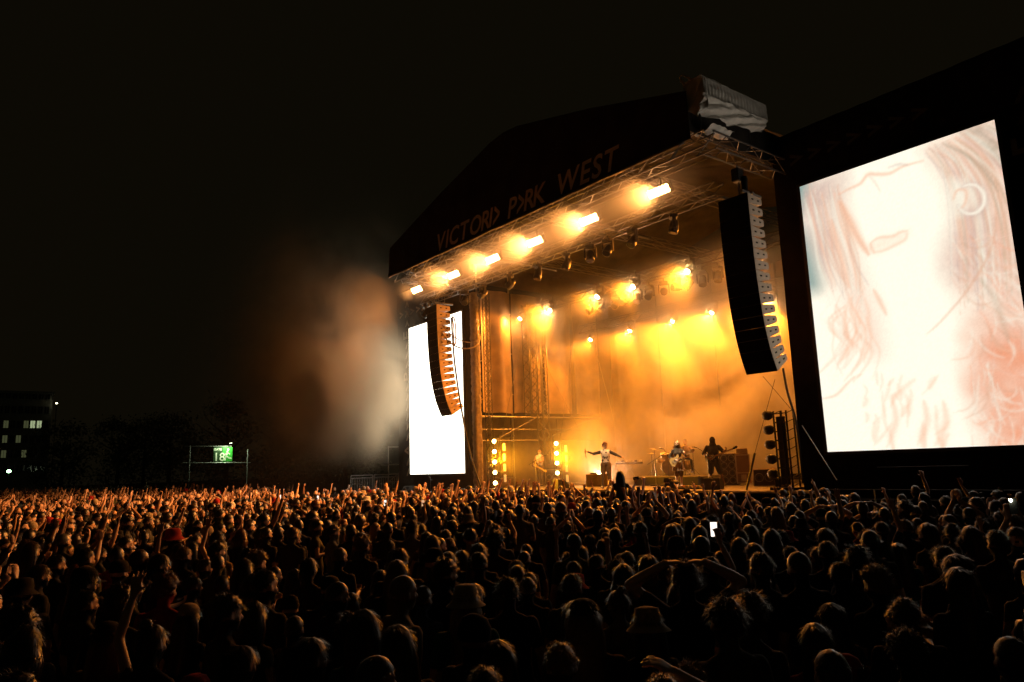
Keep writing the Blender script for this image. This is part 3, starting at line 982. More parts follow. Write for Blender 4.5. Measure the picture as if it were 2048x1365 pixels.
for i, x in enumerate((-28.8, -26.4, -23.1, -20.9, -17.95, -14.75)):
    moving_head(ordn[i] + ' of the six glowing lamps on the middle truss in the smoke', (x, 23.35, 10.3), -0.2, R(-36), ((0.45 if i == 0 else 1.0) * BACK_P, ORANGE, R(112)), 1, 'glowing lamps on the middle truss', LENS_W)
for i, x in enumerate((-27.6, -24.75, -22.0, -19.75, -16.75)):
    lab = ['farthest', 'second farthest', 'middle', 'second nearest', 'nearest'][i]
    moving_head(lab + ' of the five glowing lamps on the rearmost truss in the smoke', (x, 27.1, 9.36), -0.1, R(-52), (BACK2_P * (0.55 if i == 0 else 1), ORANGE, R(100)), 1, 'glowing lamps on the rearmost truss', LENS_W)

# lamp columns on the far side of the stage floor
def column(label, x, y, z0, dz, strips):
    t = thing('lamp_column', label, 'lamp column', (x, y, DECKZ), R(35), 'lamp columns on the far side')
    for sx in (-0.2, 0.2):
        bar('upright', (sx, 0.1, 0), (sx, 0.1, 2.5), 0.025, DARK, t)
    MB().bbox((0, 0.1, 0.03), (0.7, 0.6, 0.06), 0.01).build('base', DARK, t)
    for k in range(5):
        z = z0 + dz * k - DECKZ
        bar('crossbar', (-0.2, 0.1, z), (0.2, 0.1, z), 0.018, DARK, t)
        c = MB().tube([(0, 0.12, z), (0, 0.02, z), (0, -0.08, z)], [0.07, 0.12, 0.135], 14).build('lamp_can', DARK, t, True)
        MB().cyl((0, -0.08, z), (0, -0.086, z), 0.095, n=18).build('lens', LENS_Y, c)
    spot('column_light', (0.1, -0.35, 1.2), (0.7, -0.3, 0.45), COL_P * (4 if y < 22 else 1.3), GOLD, R(165), 0.35, 0.6, t)
    for k in range(4):
        z = z0 + dz * (k + 0.42) - DECKZ
        MB().bbox((0.46, 0.02, z), (0.11, 0.05, 0.34), 0.01).build('strip_lamp', mat('strip_glow', (0.8, 0.7, 0.5), 0.4, var=0, emit=(1.0, 0.62, 0.18), es=0.55), t)
    return t
column('column of five round glowing lamps nearest the far screen', -28.2, 20.85, 1.93, 0.487, 4)
column('column of five round glowing lamps deeper behind the masked guitarist', -27.5, 24.15, 1.80, 0.478, 4)

# lamp tower at the near side: five lamps seen from behind
tw = thing('lamp_tower', 'dark lamp tower with five round lamps at the near side of the stage', 'lamp tower', (-12.85, 20.55, DECKZ))
for (x, y) in ((-0.22, 0), (0.05, 0.0), (0.22, 0), (-0.22, 0.4), (0.22, 0.4)):
    bar('upright', (x, y, 0), (x, y, 2.42), 0.03, DARK, tw)
for k in range(9):
    z = 0.1 + 0.28 * k
    bar('rung', (-0.22, 0, z), (0.22, 0, z), 0.018, DARK, tw)
    bar('rung', (-0.22, 0, z), (-0.22, 0.4, z + 0.1), 0.014, DARK, tw)
    bar('rung', (0.22, 0, z), (0.22, 0.4, z + 0.1), 0.014, DARK, tw)
MB().bbox((-0.05, 0.1, 1.2), (0.28, 0.08, 2.1), 0.01).build('cable_board', BLACKP, tw)
MB().bbox((0, 0.2, 0.04), (0.9, 0.8, 0.08), 0.01).build('base', BLACKP, tw)
for k in range(5):
    z = 0.48 + 0.46 * k
    c = MB().tube([(-0.36, 0.1, z), (-0.42, 0.12, z), (-0.52, 0.16, z), (-0.62, 0.2, z)], [0.06, 0.13, 0.16, 0.15], 16).build('lamp_can', BLACKP, tw, True)
    MB().cyl((-0.62, 0.2, z), (-0.63, 0.204, z), 0.14, n=16).build('lens', DLENS, c)
    bar('arm', (-0.22, 0.05, z), (-0.38, 0.1, z), 0.02, DARK, tw)

# bright floor lamp behind the singer
fl = thing('floor_lamp', 'blinding floor lamp in the smoke behind the singer', 'lamp', (-24.6, 24.2, DECKZ), R(40))
MB().bbox((0, 0.1, 0.35), (0.5, 0.22, 0.4), 0.03).build('housing', DARK, fl)
for c_, s_ in (((-0.28, 0.1, 0.25), (0.03, 0.1, 0.5)), ((0.28, 0.1, 0.25), (0.03, 0.1, 0.5)), ((0, 0.1, 0.015), (0.6, 0.3, 0.03))):
    MB().box(c_, s_).build('bracket', DARK, fl)
MB().box((0, -0.02, 0.37), (0.44, 0.012, 0.32)).build('lens', mat('lit_lens_floor', (0.8, 0.8, 0.7), 0.3, var=0, emit=(1.0, 0.85, 0.55), es=40.0), fl)
spot('floor_beam', (0, -0.14, 0.42), (0, -1, 0.25), FLASH_P, (1.0, 0.46, 0.24), R(150), 0.2, 0.5, fl)
# ------------------------------------------------------------------ people
SKINS = [mat('skin_%s' % n, c, 0.48, var=0.08, scale=14, spec=0.4) for n, c in
         (('pale', (0.55, 0.36, 0.27)), ('fair', (0.47, 0.29, 0.20)), ('tan', (0.36, 0.205, 0.13)), ('brown', (0.2, 0.105, 0.062)), ('dark', (0.1, 0.052, 0.033)))]
SKIN_W = ['pale-skinned', 'fair-skinned', 'tanned', 'brown-skinned', 'dark-skinned']
TOPS = [('black', (0.02, 0.02, 0.019)), ('charcoal', (0.04, 0.04, 0.038)), ('navy', (0.012, 0.016, 0.04)), ('grey', (0.12, 0.12, 0.115)), ('white', (0.5, 0.48, 0.45)),
        ('red', (0.24, 0.02, 0.015)), ('olive', (0.06, 0.06, 0.025)), ('denim blue', (0.045, 0.07, 0.13)), ('mustard', (0.28, 0.17, 0.03)), ('teal', (0.02, 0.09, 0.085)), ('brown', (0.09, 0.05, 0.03)), ('pink', (0.38, 0.16, 0.17))]
TOPM = [mat('top_' + n.replace(' ', '_'), c, 0.85, var=0.2, scale=10, bump=0.25, spec=0.15) for n, c in TOPS]
TOP_P = np.array([.42, .22, .14, .025, .0, .02, .06, .05, .01, .02, .035, .0])
BOTM = [mat('trousers_' + n, c, 0.85, var=0.2, scale=8, spec=0.15) for n, c in (('black', (0.012, 0.012, 0.013)), ('denim', (0.03, 0.045, 0.08)), ('khaki', (0.13, 0.1, 0.06)))]
SHOE = mat('shoe', (0.03, 0.03, 0.03), 0.5, var=0.2)
EYE = mat('eye', (0.03, 0.02, 0.015), 0.15, var=0)
HAIRC = [('black', (0.005, 0.0045, 0.004)), ('dark brown', (0.012, 0.007, 0.004)), ('brown', (0.028, 0.015, 0.008)), ('blond', (0.14, 0.08, 0.032)), ('ginger', (0.09, 0.028, 0.008)), ('grey', (0.1, 0.095, 0.085))]
HAIRM = [mat('hair_' + n.replace(' ', '_'), c, 0.38, var=0.3, scale=40, spec=0.6) for n, c in HAIRC]
HAIR_P = np.array([.36, .34, .17, .07, .04, .02])
HATC = [('black', (0.012, 0.012, 0.012)), ('beige', (0.32, 0.26, 0.18)), ('red', (0.26, 0.02, 0.02)), ('white', (0.55, 0.53, 0.5))]
HATM = [mat('hat_' + n, c, 0.9, var=0.15, scale=20, spec=0.1) for n, c in HATC]

PIV = Vector((0, -0.01, 1.52))

def hand(mb, bones, w, d, n, curl, side, spread=0.17, point=False):
    """palm and five separate fingers; d finger direction, n palm normal"""
    w, d, n = Vector(w), Vector(d).normalized(), Vector(n)
    n = (n - d * n.dot(d)).normalized()
    s = d.cross(n) * side
    def seg(p, q, r0, r1):
        mb.caps(p, q, r0, r1, 8)
        bones.append((p, q, max(r0, r1), 0))
    for o in (-0.026, -0.009, 0.009, 0.026):
        seg(w + s * o * 0.6 + d * 0.005, w + s * o * 1.08 + d * 0.08, 0.017, 0.0155)
    L = (0.058, 0.073, 0.078, 0.07)
    for k, o in enumerate((-1.5, -0.5, 0.5, 1.5)):
        base = w + s * o * 0.0195 + d * 0.088
        fd = (d + s * o * spread).normalized()
        c = curl
        if point:
            c = 0.05 if k == 3 else 1.75
        a1, a2 = c * 0.55, c * 1.25
        d1 = (fd * math.cos(a1) + n * math.sin(a1)).normalized()
        d2 = (fd * math.cos(a1 + a2) + n * math.sin(a1 + a2)).normalized()
        m_ = base + d1 * L[k] * 0.55
        seg(base, m_, 0.0105, 0.0098)
        seg(m_, m_ + d2 * L[k] * 0.5, 0.0098, 0.0085)
    tb = w + s * 0.03 + d * 0.03
    td = (d * 0.62 + s * 0.75 + n * (0.25 + 0.3 * min(curl, 1.2))).normalized()
    tm = tb + td * 0.045
    seg(tb, tm, 0.0135, 0.0115)
    seg(tm, tm + (td + d * 0.6 + n * 0.3 * curl).normalized() * 0.036, 0.0115, 0.0095)

def person_mesh(pose, voxel=0.0105, ratio=0.4):
    """one continuous body; slots: skin, top, trousers, shoe, eye, sleeve. Faces +Y, stands on z = 0"""
    mb = MB()
    bones = []
    def cap(p, q, r0, r1, mi):
        mb.caps(p, q, r0, r1, 10)
        bones.append((Vector(p), Vector(q), max(r0, r1), mi))
    sw = pose.get('sw', 0.18)
    fem = pose.get('fem', False)
    sit = pose.get('sit', False)
    baggy = pose.get('baggy', 1.0)
    loose = pose.get('loose', 1.0)
    wz = 0.13 if fem else 0.15
    tz = 0
    secs = [((0, 0, 0.87), 0.155, 0.115), ((0, 0, 0.97), 0.165 if fem else 0.158, 0.118), ((0, 0.005, 1.09), wz * loose, 0.098 * loose), ((0, 0.01, 1.22), (wz + 0.012) * loose, 0.11 * loose),
            ((0, 0.005, 1.33), sw * 0.96, 0.12), ((0, -0.003, 1.385), sw * 0.84, 0.10), ((0, -0.008, 1.43), sw * 0.62, 0.08), ((0, -0.012, 1.47), sw * 0.42, 0.066), ((0, -0.014, 1.495), 0.058, 0.056)]
    mb.loft(secs)
    for z0, z1, mi in ((0.86, 0.99, 2), (0.99, 1.47, 1)):
        bones.append((Vector((0, 0, z0)), Vector((0, 0, z1)), 0.15, mi))
    for sx in (-1, 1):
        bones.append((Vector((sx * 0.09, 0, 1.0)), Vector((sx * 0.11, 0, 1.42)), 0.09, 1))
    if fem:
        for sx in (-1, 1):
            mb.ell((sx * 0.075, 0.085, 1.29), (0.065, 0.06, 0.065))
    # neck and head
    hp, hy = pose.get('head', (0.0, 0.0))
    HR = Matrix.Rotation(hy, 3, 'Z') @ Matrix.Rotation(-hp, 3, 'X')
    H = lambda p: PIV + HR @ (Vector(p) - PIV)
    cap((0, -0.015, 1.44), H((0, -0.005, 1.57)), 0.06, 0.056, 0)
    def hell(c, rad):
        mb.ell(H(c), rad, HR, 16, 12)
        bones.append((H(c), H(c) + Vector((0, 0, 0.001)), min(rad), 0))
    hell((0, 0.0, 1.655), (0.077, 0.098, 0.108))
    hell((0, 0.035, 1.60), (0.062, 0.066, 0.075))
    hell((0, 0.062, 1.552), (0.036, 0.036, 0.032))
    def hcap(p, q, r0, r1, mi=0):
        cap(H(p), H(q), r0, r1, mi)
    hcap((0, 0.088, 1.655), (0, 0.117, 1.615), 0.011, 0.016)
    hcap((-0.045, 0.078, 1.672), (0.045, 0.078, 1.672), 0.014, 0.014)
    hcap((-0.02, 0.094, 1.578), (0.02, 0.094, 1.578), 0.0085, 0.0085)
    hcap((-0.017, 0.091, 1.566), (0.017, 0.091, 1.566), 0.009, 0.009)
    for sx in (-1, 1):
        mb.ell(H((sx * 0.079, -0.005, 1.625)), (0.012, 0.024, 0.034), HR)
        mb.ell(H((sx * 0.042, 0.068, 1.612)), (0.026, 0.02, 0.024), HR)
        mb.ell(H((sx * 0.031, 0.082, 1.645)), (0.013, 0.011, 0.009), HR)
        bones.append((H((sx * 0.031, 0.086, 1.645)), H((sx * 0.031, 0.0861, 1.645)), 0.0102, 4))
    # arms
    slv = pose.get('sleeve', 0.6)
    for side in (-1, 1):
        a = pose['arms'][0 if side < 0 else 1]
        S = Vector((side * sw, -0.005, 1.395))
        if 'lift' in a:
            S = S + Vector(a['lift'])
        E, W = Vector(a['e']), Vector(a['w'])
        ar = pose.get('arm_r', 1.0)
        cap(Vector((side * sw * 0.5, -0.01, 1.40)), S, 0.06, 0.056 * ar, 1)
        cap(Vector((side * 0.045, -0.02, 1.475)), Vector((side * sw * 0.8, -0.01, 1.405)), 0.035, 0.05, 1)
        mid = S + (E - S) * min(1, slv)
        kk = 1.16 if slv < 1 else 1.25
        if slv > 0.05:
            cap(S, mid, 0.058 * ar * kk, 0.05 * ar * kk, 5)
        if slv < 1:
            cap(mid - (E - S) * 0.05, E, 0.05 * ar, 0.041 * ar, 0)
        if slv > 1.2:
            mw = E + (W - E) * 0.92
            cap(E, mw, 0.05 * ar, 0.037 * ar, 5)
            cap(mw, W, 0.03, 0.027, 0)
        else:
            cap(E, E + (W - E) * 0.35, 0.041 * ar, 0.043 * ar, 0)
            cap(E + (W - E) * 0.35, W, 0.043 * ar, 0.028 * ar, 0)
        fd = Vector(a.get('d', W - E))
        hand(mb, bones, W, fd, a.get('n', (0, 1, 0)), a.get('curl', 0.5), side, a.get('spread', 0.17), a.get('point', False))
    # legs
    sh = pose.get('shorts', False)
    for side in (-1, 1):
        lg = pose.get('legs', [{}, {}])[0 if side < 0 else 1]
        Hp = Vector((side * 0.088, 0, 0.9))
        K = Vector(lg.get('k', (side * 0.1, 0.03, 0.49)))
        A = Vector(lg.get('a', (side * 0.105, 0.0, 0.085)))
        b = baggy
        if sh:
            KM = Hp + (K - Hp) * 0.95
            cap(Hp, KM, 0.1 * b, 0.085 * b, 2)
            cap(K, K + (A - K) * 0.35, 0.052, 0.056, 0)
            cap(K + (A - K) * 0.35, A, 0.056, 0.037, 0)
        else:
            cap(Hp, K, 0.096 * b, 0.062 * b, 2)
            cap(K, K + (A - K) * 0.3, 0.062 * b, 0.062 * b, 2)
            cap(K + (A - K) * 0.3, A, 0.062 * b, 0.045 * b ** 1.5, 2)
        fdir = Vector(lg.get('f', (side * 0.25, 1, 0))).normalized()
        heel = A - fdir * 0.045 + Vector((0, 0, -0.045))
        toe = A + fdir * 0.15 + Vector((0, 0, -0.052))
        cap(heel, A + fdir * 0.05 + Vector((0, 0, -0.035)), 0.04, 0.042, 3)
        cap(A + fdir * 0.03 + Vector((0, 0, -0.045)), toe, 0.04, 0.031, 3)
    me = mb.mesh('person')
    o = bpy.data.objects.new('tmp', me)
    col.objects.link(o)
    rm = o.modifiers.new('r', 'REMESH'); rm.mode = 'VOXEL'; rm.voxel_size = voxel
    sm_ = o.modifiers.new('s', 'SMOOTH'); sm_.factor = 0.45; sm_.iterations = 2
    dc = o.modifiers.new('d', 'DECIMATE'); dc.ratio = ratio
    dg = bpy.context.evaluated_depsgraph_get()
    out = bpy.data.meshes.new_from_object(o.evaluated_get(dg))
    bpy.data.objects.remove(o)
    bpy.data.meshes.remove(me)
    out.name = 'person'
    n = len(out.polygons)
    cen = np.zeros(n * 3)
    out.polygons.foreach_get('center', cen)
    cen = cen.reshape(-1, 3)
    best = np.full(n, 1e9)
    mi = np.zeros(n, int)
    for p, q, r, m_ in bones:
        p, q = np.array(p), np.array(q)
        e = q - p
        t = np.clip(((cen - p) @ e) / (e @ e + 1e-12), 0, 1)
        dist = np.linalg.norm(cen - p - t[:, None] * e, axis=1) - r
        k = dist < best
        best[k] = dist[k]
        mi[k] = m_
    # collar: the top ends at the base of the neck
    out.polygons.foreach_set('material_index', mi.astype(np.int32))
    out.polygons.foreach_set('use_smooth', np.ones(n, bool))
    out.update()
    return out

def hair_mesh(style, seed=1):
    r = np.random.default_rng(seed)
    mb = MB()
    C = Vector((0, -0.004, 1.652))
    RX, RY, RZ = 0.083, 0.104, 0.113
    low = {'short': -0.25, 'crop': -0.4, 'curly': -0.35, 'long': -0.75, 'bob': -0.8, 'bun': -0.35, 'ponytail': -0.35, 'mop': -0.35}[style]
    puff = {'short': 1.07, 'crop': 1.02, 'curly': 1.32, 'long': 1.1, 'bob': 1.14, 'bun': 1.04, 'ponytail': 1.05, 'mop': 1.15}[style]
    amp = {'short': 0.07, 'crop': 0.02, 'curly': 0.16, 'long': 0.05, 'bob': 0.05, 'bun': 0.03, 'ponytail': 0.03, 'mop': 0.14}[style]
    def inside(d):
        line = 0.36 if style not in ('mop', 'bob') else 0.22
        if d.y > 0.25:
            return d.z > line
        t = (0.25 - d.y) / 1.25
        lim = line + (low - line) * min(1, t * 1.35)
        return d.z > lim
    def srf(d, k=1.0):
        nz = 1 + amp * noise.noise(Vector((d.x * 4 + seed, d.y * 4, d.z * 4))) + amp * 0.6 * noise.noise(Vector((d.x * 11 + seed, d.y * 11, d.z * 11)))
        f = puff * nz * k
        return C + Vector((d.x * RX * f, d.y * RY * f, d.z * RZ * f))
    nu, nv = 36, 22
    idx = {}
    def vid(i, j):
        i %= nu
        if (i, j) not in idx:
            ph, th = math.pi * j / nv, 2 * math.pi * i / nu
            idx[(i, j)] = len(mb.v)
            mb.v.append(tuple(srf(Vector((math.sin(ph) * math.cos(th), math.sin(ph) * math.sin(th), math.cos(ph))))))
        return idx[(i, j)]
    for j in range(nv):
        for i in range(nu):
            ph, th = math.pi * (j + 0.5) / nv, 2 * math.pi * (i + 0.5) / nu
            if inside(Vector((math.sin(ph) * math.cos(th), math.sin(ph) * math.sin(th), math.cos(ph)))):
                mb.f.append((vid(i, j), vid(i, j + 1), vid(i + 1, j + 1), vid(i + 1, j)))
                mb.mi.append(0)
    def blade(pts, w, nrm):
        k = len(pts)
        base = len(mb.v)
        for t, p in enumerate(pts):
            dd = (pts[min(t + 1, k - 1)] - pts[max(t - 1, 0)]).normalized()
            s = dd.cross(nrm)
            s = s.normalized() if s.length > 1e-6 else Vector((1, 0, 0))
            ww = w * (1 - 0.8 * t / (k - 1))
            mb.v.append(tuple(p - s * ww)); mb.v.append(tuple(p + s * ww))
        for t in range(k - 1):
            mb.f.append((base + 2 * t, base + 2 * t + 1, base + 2 * t + 3, base + 2 * t + 2)); mb.mi.append(0)
    N = {'short': 900, 'crop': 400, 'curly': 1300, 'long': 500, 'bob': 450, 'bun': 400, 'ponytail': 400, 'mop': 1000}[style]
    cnt = 0
    while cnt < N:
        v = Vector(r.normal(size=3)).normalized()
        if not inside(v):
            continue
        cnt += 1
        p = srf(v, 0.97)
        dn = Vector((v.x * 0.3, v.y * 0.3 - 0.15, -1))
        tg = (dn - v * dn.dot(v))
        tg = tg.normalized() if tg.length > 1e-5 else Vector((0, -1, 0))
        jit = Vector(r.normal(size=3)) * 0.35
        if style in ('short', 'crop', 'mop'):
            L = {'short': 0.026, 'crop': 0.011, 'mop': 0.045}[style] * (0.6 + r.random())
            d1 = (v * 0.75 + tg * 0.7 + jit).normalized()
            d2 = (d1 + tg * 0.6).normalized()
            blade([p, p + d1 * L * 0.5, p + d1 * L * 0.5 + d2 * L * 0.5], 0.0019, v)
        elif style == 'curly':
            L = 0.032 * (0.6 + r.random())
            d1 = (v + jit * 1.5).normalized()
            d2 = (d1 + Vector(r.normal(size=3)) * 0.8).normalized()
            blade([p, p + d1 * L * 0.5, p + d1 * L * 0.5 + d2 * L * 0.5], 0.002, v)
        else:
            d1 = (tg + v * 0.18 + jit * 0.25).normalized()
            blade([p, p + d1 * 0.03, p + d1 * 0.06 + tg * 0.01], 0.0035, v)
    if style in ('long', 'bob'):
        bot = 1.22 if style == 'long' else 1.5
        M_ = 260 if style == 'long' else 200
        for k in range(M_):
            th = r.uniform(-2.75, -0.39) if k % 3 else r.choice([-1, 1]) * 1.0
            th = r.uniform(math.pi + 0.05, 2 * math.pi - 0.05)
            x, y = math.cos(th), math.sin(th)
            z0 = 1.67
            p = Vector((x * 0.09, y * 0.108 - 0.004, z0))
            b = bot + r.uniform(-0.05, 0.08)
            out_ = 1.0 + 0.25 * r.random()
            p1 = Vector((x * 0.1 * out_, y * 0.112 - 0.008, 1.58))
            p2 = Vector((x * 0.105 * out_, min(-0.03, y * 0.115 - 0.015), (1.58 + b) / 2 + 0.03))
            p3 = Vector((x * 0.11 * out_ + r.normal() * 0.008, min(-0.09, y * 0.1 - 0.05), b)) if style == 'long' else Vector((x * 0.1 * out_, y * 0.1 - 0.01, b))
            blade([p, p1, p2, p3], 0.009, Vector((x, y, 0)))
    if style == 'bun':
        mb.ell(C + Vector((0, -0.06, 0.115)), (0.045, 0.045, 0.042), None, 12, 8)
        for k in range(90):
            v = Vector(r.normal(size=3)).normalized()
            p = C + Vector((0, -0.06, 0.115)) + v * 0.042
            d1 = (v * 0.4 + Vector(r.normal(size=3)) * 0.6).normalized()
            blade([p, p + d1 * 0.02, p + d1 * 0.035], 0.003, v)
    if style == 'ponytail':
        base = C + Vector((0, -0.105, 0.05))
        for k in range(120):
            o = Vector(r.normal(size=3)) * 0.013
            blade([base + o * 0.5, base + Vector((0, -0.05, 0.01)) + o, base + Vector((0, -0.07, -0.1)) + o * 1.4, base + Vector((0, -0.05, -0.24 + r.normal() * 0.02)) + o * 1.2], 0.006, Vector((0, -1, 0.2)))
    me = mb.mesh('hair', True)
    return me

def hat_mesh(style):
    mb = MB()
    C = Vector((0, -0.004, 1.665))
    def ring(prof, n=28, brim_front=False):
        vs = []
        for (rx, ry, z, yo) in prof:
            for i in range(n):
                t = 2 * math.pi * i / n
                vs.append((C.x + rx * math.cos(t), C.y + yo + ry * math.sin(t), C.z + z))
        fs = []
        for k in range(len(prof) - 1):
            for i in range(n):
                fs.append((k * n + i, k * n + (i + 1) % n, (k + 1) * n + (i + 1) % n, (k + 1) * n + i))
        fs.append(tuple(range((len(prof) - 1) * n, len(prof) * n)))
        mb._add(vs, fs)
    if style == 'cap':
        ring([(0.088, 0.11, -0.01, 0), (0.09, 0.112, 0.03, 0), (0.085, 0.105, 0.075, -0.003), (0.062, 0.078, 0.108, -0.005), (0.025, 0.03, 0.122, -0.005), (0.006, 0.006, 0.124, -0.005)])
        n = 14
        for dz in (0, 0.006):
            pass
        vs, fs = [], []
        for i in range(n + 1):
            t = math.pi * i / n
            vs.append((0.086 * math.cos(t), C.y + 0.105 * math.sin(t) * 0.95, C.z + 0.005))
            vs.append((0.08 * math.cos(t), C.y + 0.105 + 0.085 * math.sin(t) - 0.1 * (1 - math.sin(t)), C.z - 0.012))
        for i in range(n):
            fs.append((2 * i, 2 * i + 1, 2 * i + 3, 2 * i + 2))
        mb._add(vs, fs)
    elif style == 'bucket':
        ring([(0.15, 0.17, -0.035, 0), (0.092, 0.113, 0.012, 0), (0.09, 0.11, 0.05, 0), (0.078, 0.095, 0.108, 0), (0.04, 0.05, 0.118, 0)])
    else:
        ring([(0.091, 0.113, -0.015, 0), (0.094, 0.116, 0.015, 0), (0.09, 0.112, 0.06, 0), (0.068, 0.085, 0.112, -0.006), (0.03, 0.035, 0.136, -0.012), (0.008, 0.008, 0.14, -0.012)])
    return mb.mesh('hat', True)

def A(e, w, **k):
    return dict(e=e, w=w, **k)
DOWN_L = A((-0.245, -0.03, 1.14), (-0.24, 0.06, 0.90), d=(0, 0.15, -1), n=(1, 0, 0))
DOWN_R = A((0.245, -0.03, 1.14), (0.24, 0.06, 0.90), d=(0, 0.15, -1), n=(-1, 0, 0))
UP_R = A((0.29, 0.06, 1.66), (0.25, 0.14, 1.93), lift=(-0.005, 0, 0.035), d=(-0.05, 0.15, 1), n=(0, 1, 0), curl=0.25, spread=0.24)
UP_L = A((-0.29, 0.06, 1.66), (-0.25, 0.14, 1.93), lift=(0.005, 0, 0.035), d=(0.05, 0.15, 1), n=(0, 1, 0), curl=0.25, spread=0.24)
STRAIGHT_R = A((0.27, 0.12, 1.67), (0.32, 0.2, 1.93), lift=(0, 0, 0.04), d=(0.1, 0.2, 1), n=(0, 1, 0), curl=0.3, point=True)
STRAIGHT_L = A((-0.24, 0.12, 1.69), (-0.22, 0.24, 1.94), lift=(0, 0, 0.04), d=(0, 0.25, 1), n=(0, 1, 0), curl=0.3, point=True)
FIST_R = A((0.36, 0.1, 1.48), (0.33, 0.18, 1.74), d=(0, 0.1, 1), n=(-0.6, 0.8, 0), curl=1.5)
PHONE_R = A((0.27, 0.2, 1.36), (0.07, 0.36, 1.62), d=(-0.25, 0.1, 1), n=(-0.6, -0.7, 0), curl=0.75)
PHONE_L = A((-0.27, 0.2, 1.36), (-0.07, 0.36, 1.62), d=(0.25, 0.1, 1), n=(0.6, -0.7, 0), curl=0.75)
PHIGH_R = A((0.25, 0.2, 1.62), (0.16, 0.32, 1.88), lift=(0, 0, 0.03), d=(-0.1, 0.05, 1), n=(-0.5, -0.8, 0), curl=0.7)
HEAD_R = A((0.40, 0.05, 1.62), (0.14, -0.02, 1.77), lift=(0, 0, 0.03), d=(-1, -0.1, 0.1), n=(0, 0, -1), curl=0.4)
HEAD_L = A((-0.40, 0.05, 1.62), (-0.14, -0.02, 1.77), lift=(0, 0, 0.03), d=(1, -0.1, 0.1), n=(0, 0, -1), curl=0.4)
CLAP_R = A((0.31, 0.12, 1.63), (0.055, 0.22, 1.86), lift=(0, 0, 0.03), d=(-0.15, 0.1, 1), n=(-1, 0, 0), curl=0.15)
CLAP_L = A((-0.31, 0.12, 1.63), (-0.055, 0.22, 1.86), lift=(0, 0, 0.03), d=(0.15, 0.1, 1), n=(1, 0, 0), curl=0.15)
BENT_R = A((0.25, -0.02, 1.16), (0.12, 0.22, 1.2), d=(-0.6, 0.7, 0.2), n=(0, 0, 1), curl=0.8)
BENT_L = A((-0.25, -0.02, 1.16), (-0.12, 0.22, 1.2), d=(0.6, 0.7, 0.2), n=(0, 0, 1), curl=0.8)

POSES = [
    ('standing with arms down', dict(arms=[DOWN_L, DOWN_R], head=(0.05, 0.0))),
    ('standing slim with arms down', dict(arms=[DOWN_L, BENT_R], head=(0.1, 0.15), fem=True, sw=0.155, sleeve=0.3, arm_r=0.85)),
    ('with both hands held at the waist', dict(arms=[BENT_L, BENT_R], head=(0.12, -0.1), sw=0.19, loose=1.1)),
    ('raising the right hand open', dict(arms=[DOWN_L, UP_R], head=(0.1, 0))),
    ('pointing up with the left hand', dict(arms=[STRAIGHT_L, BENT_R], head=(0.1, 0.1), fem=True, sw=0.158, sleeve=0.3, arm_r=0.85)),
    ('raising both arms', dict(arms=[UP_L, UP_R], head=(0.15, 0), sleeve=0.4)),
    ('holding up both hands in front of the face', dict(arms=[PHONE_L, PHONE_R], head=(0.05, 0), sw=0.17)),
    ('reaching a phone hand high', dict(arms=[BENT_L, PHIGH_R], head=(0.15, 0), fem=True, sw=0.16, sleeve=0.35, arm_r=0.85)),
    ('with both hands on the head', dict(arms=[HEAD_L, HEAD_R], head=(0.1, 0.0), sleeve=0.5)),
    ('clapping overhead', dict(arms=[CLAP_L, CLAP_R], head=(0.12, 0))),
    ('raising a fist', dict(arms=[DOWN_L, FIST_R], head=(0.08, 0.1), sw=0.185)),
    ('raising one bare arm', dict(arms=[UP_L, DOWN_R], head=(0.1, -0.1), fem=True, sw=0.155, sleeve=0.04, arm_r=0.82)),
    ('pointing up with the right hand', dict(arms=[BENT_L, STRAIGHT_R], head=(0.1, -0.2), sleeve=0.5)),
]
PMESH = [person_mesh(p, 0.0115, 0.34) for _, p in POSES]
for me in PMESH:
    for m_ in (SKINS[1], TOPM[0], BOTM[0], SHOE, EYE, TOPM[0]):
        me.materials.append(m_)
HSTYLES = ['short', 'crop', 'curly', 'long', 'bob', 'bun', 'ponytail', 'mop']
HWORD = {'short': 'short %s hair', 'crop': 'cropped %s hair', 'curly': 'big curly %s hair', 'long': 'long %s hair', 'bob': '%s bobbed hair', 'bun': '%s hair in a bun', 'ponytail': '%s ponytail', 'mop': 'tousled %s hair'}
HMESH = {}
for i, s in enumerate(HSTYLES):
    HMESH[s] = hair_mesh(s, i + 3)
    HMESH[s].materials.append(HAIRM[0])
HATS = ['cap', 'bucket', 'beanie']
HATMESH = {}
for s in HATS:
    HATMESH[s] = hat_mesh(s)
    HATMESH[s].materials.append(HATM[0])

def head_matrix(pose):
    hp, hy = pose.get('head', (0.0, 0.0))
    HR = (Matrix.Rotation(hy, 3, 'Z') @ Matrix.Rotation(-hp, 3, 'X')).to_4x4()
    return Matrix.Translation(PIV) @ HR @ Matrix.Translation(-PIV)

def set_mats(o, mats):
    for i, m_ in enumerate(mats):
        o.material_slots[i].link = 'OBJECT'
        o.material_slots[i].material = m_

def add_person(me, pose, loc, rz, sc, mats, hair=None, hat=None, tilt=(0, 0), name='person'):
    o = bpy.data.objects.new(name, me)
    col.objects.link(o)
    o.location = loc
    o.rotation_euler = (tilt[0], tilt[1], rz)
    o.scale = (sc, sc, sc) if not isinstance(sc, tuple) else sc
    set_mats(o, mats)
    hm = head_matrix(pose)
    for d, nm in ((hair, 'hair'), (hat, 'hat')):
        if d is None:
            continue
        h = bpy.data.objects.new(nm, d[0])
        col.objects.link(h)
        h.parent = o
        h.matrix_local = hm
        h.material_slots[0].link = 'OBJECT'
        h.material_slots[0].material = d[1]
    return o

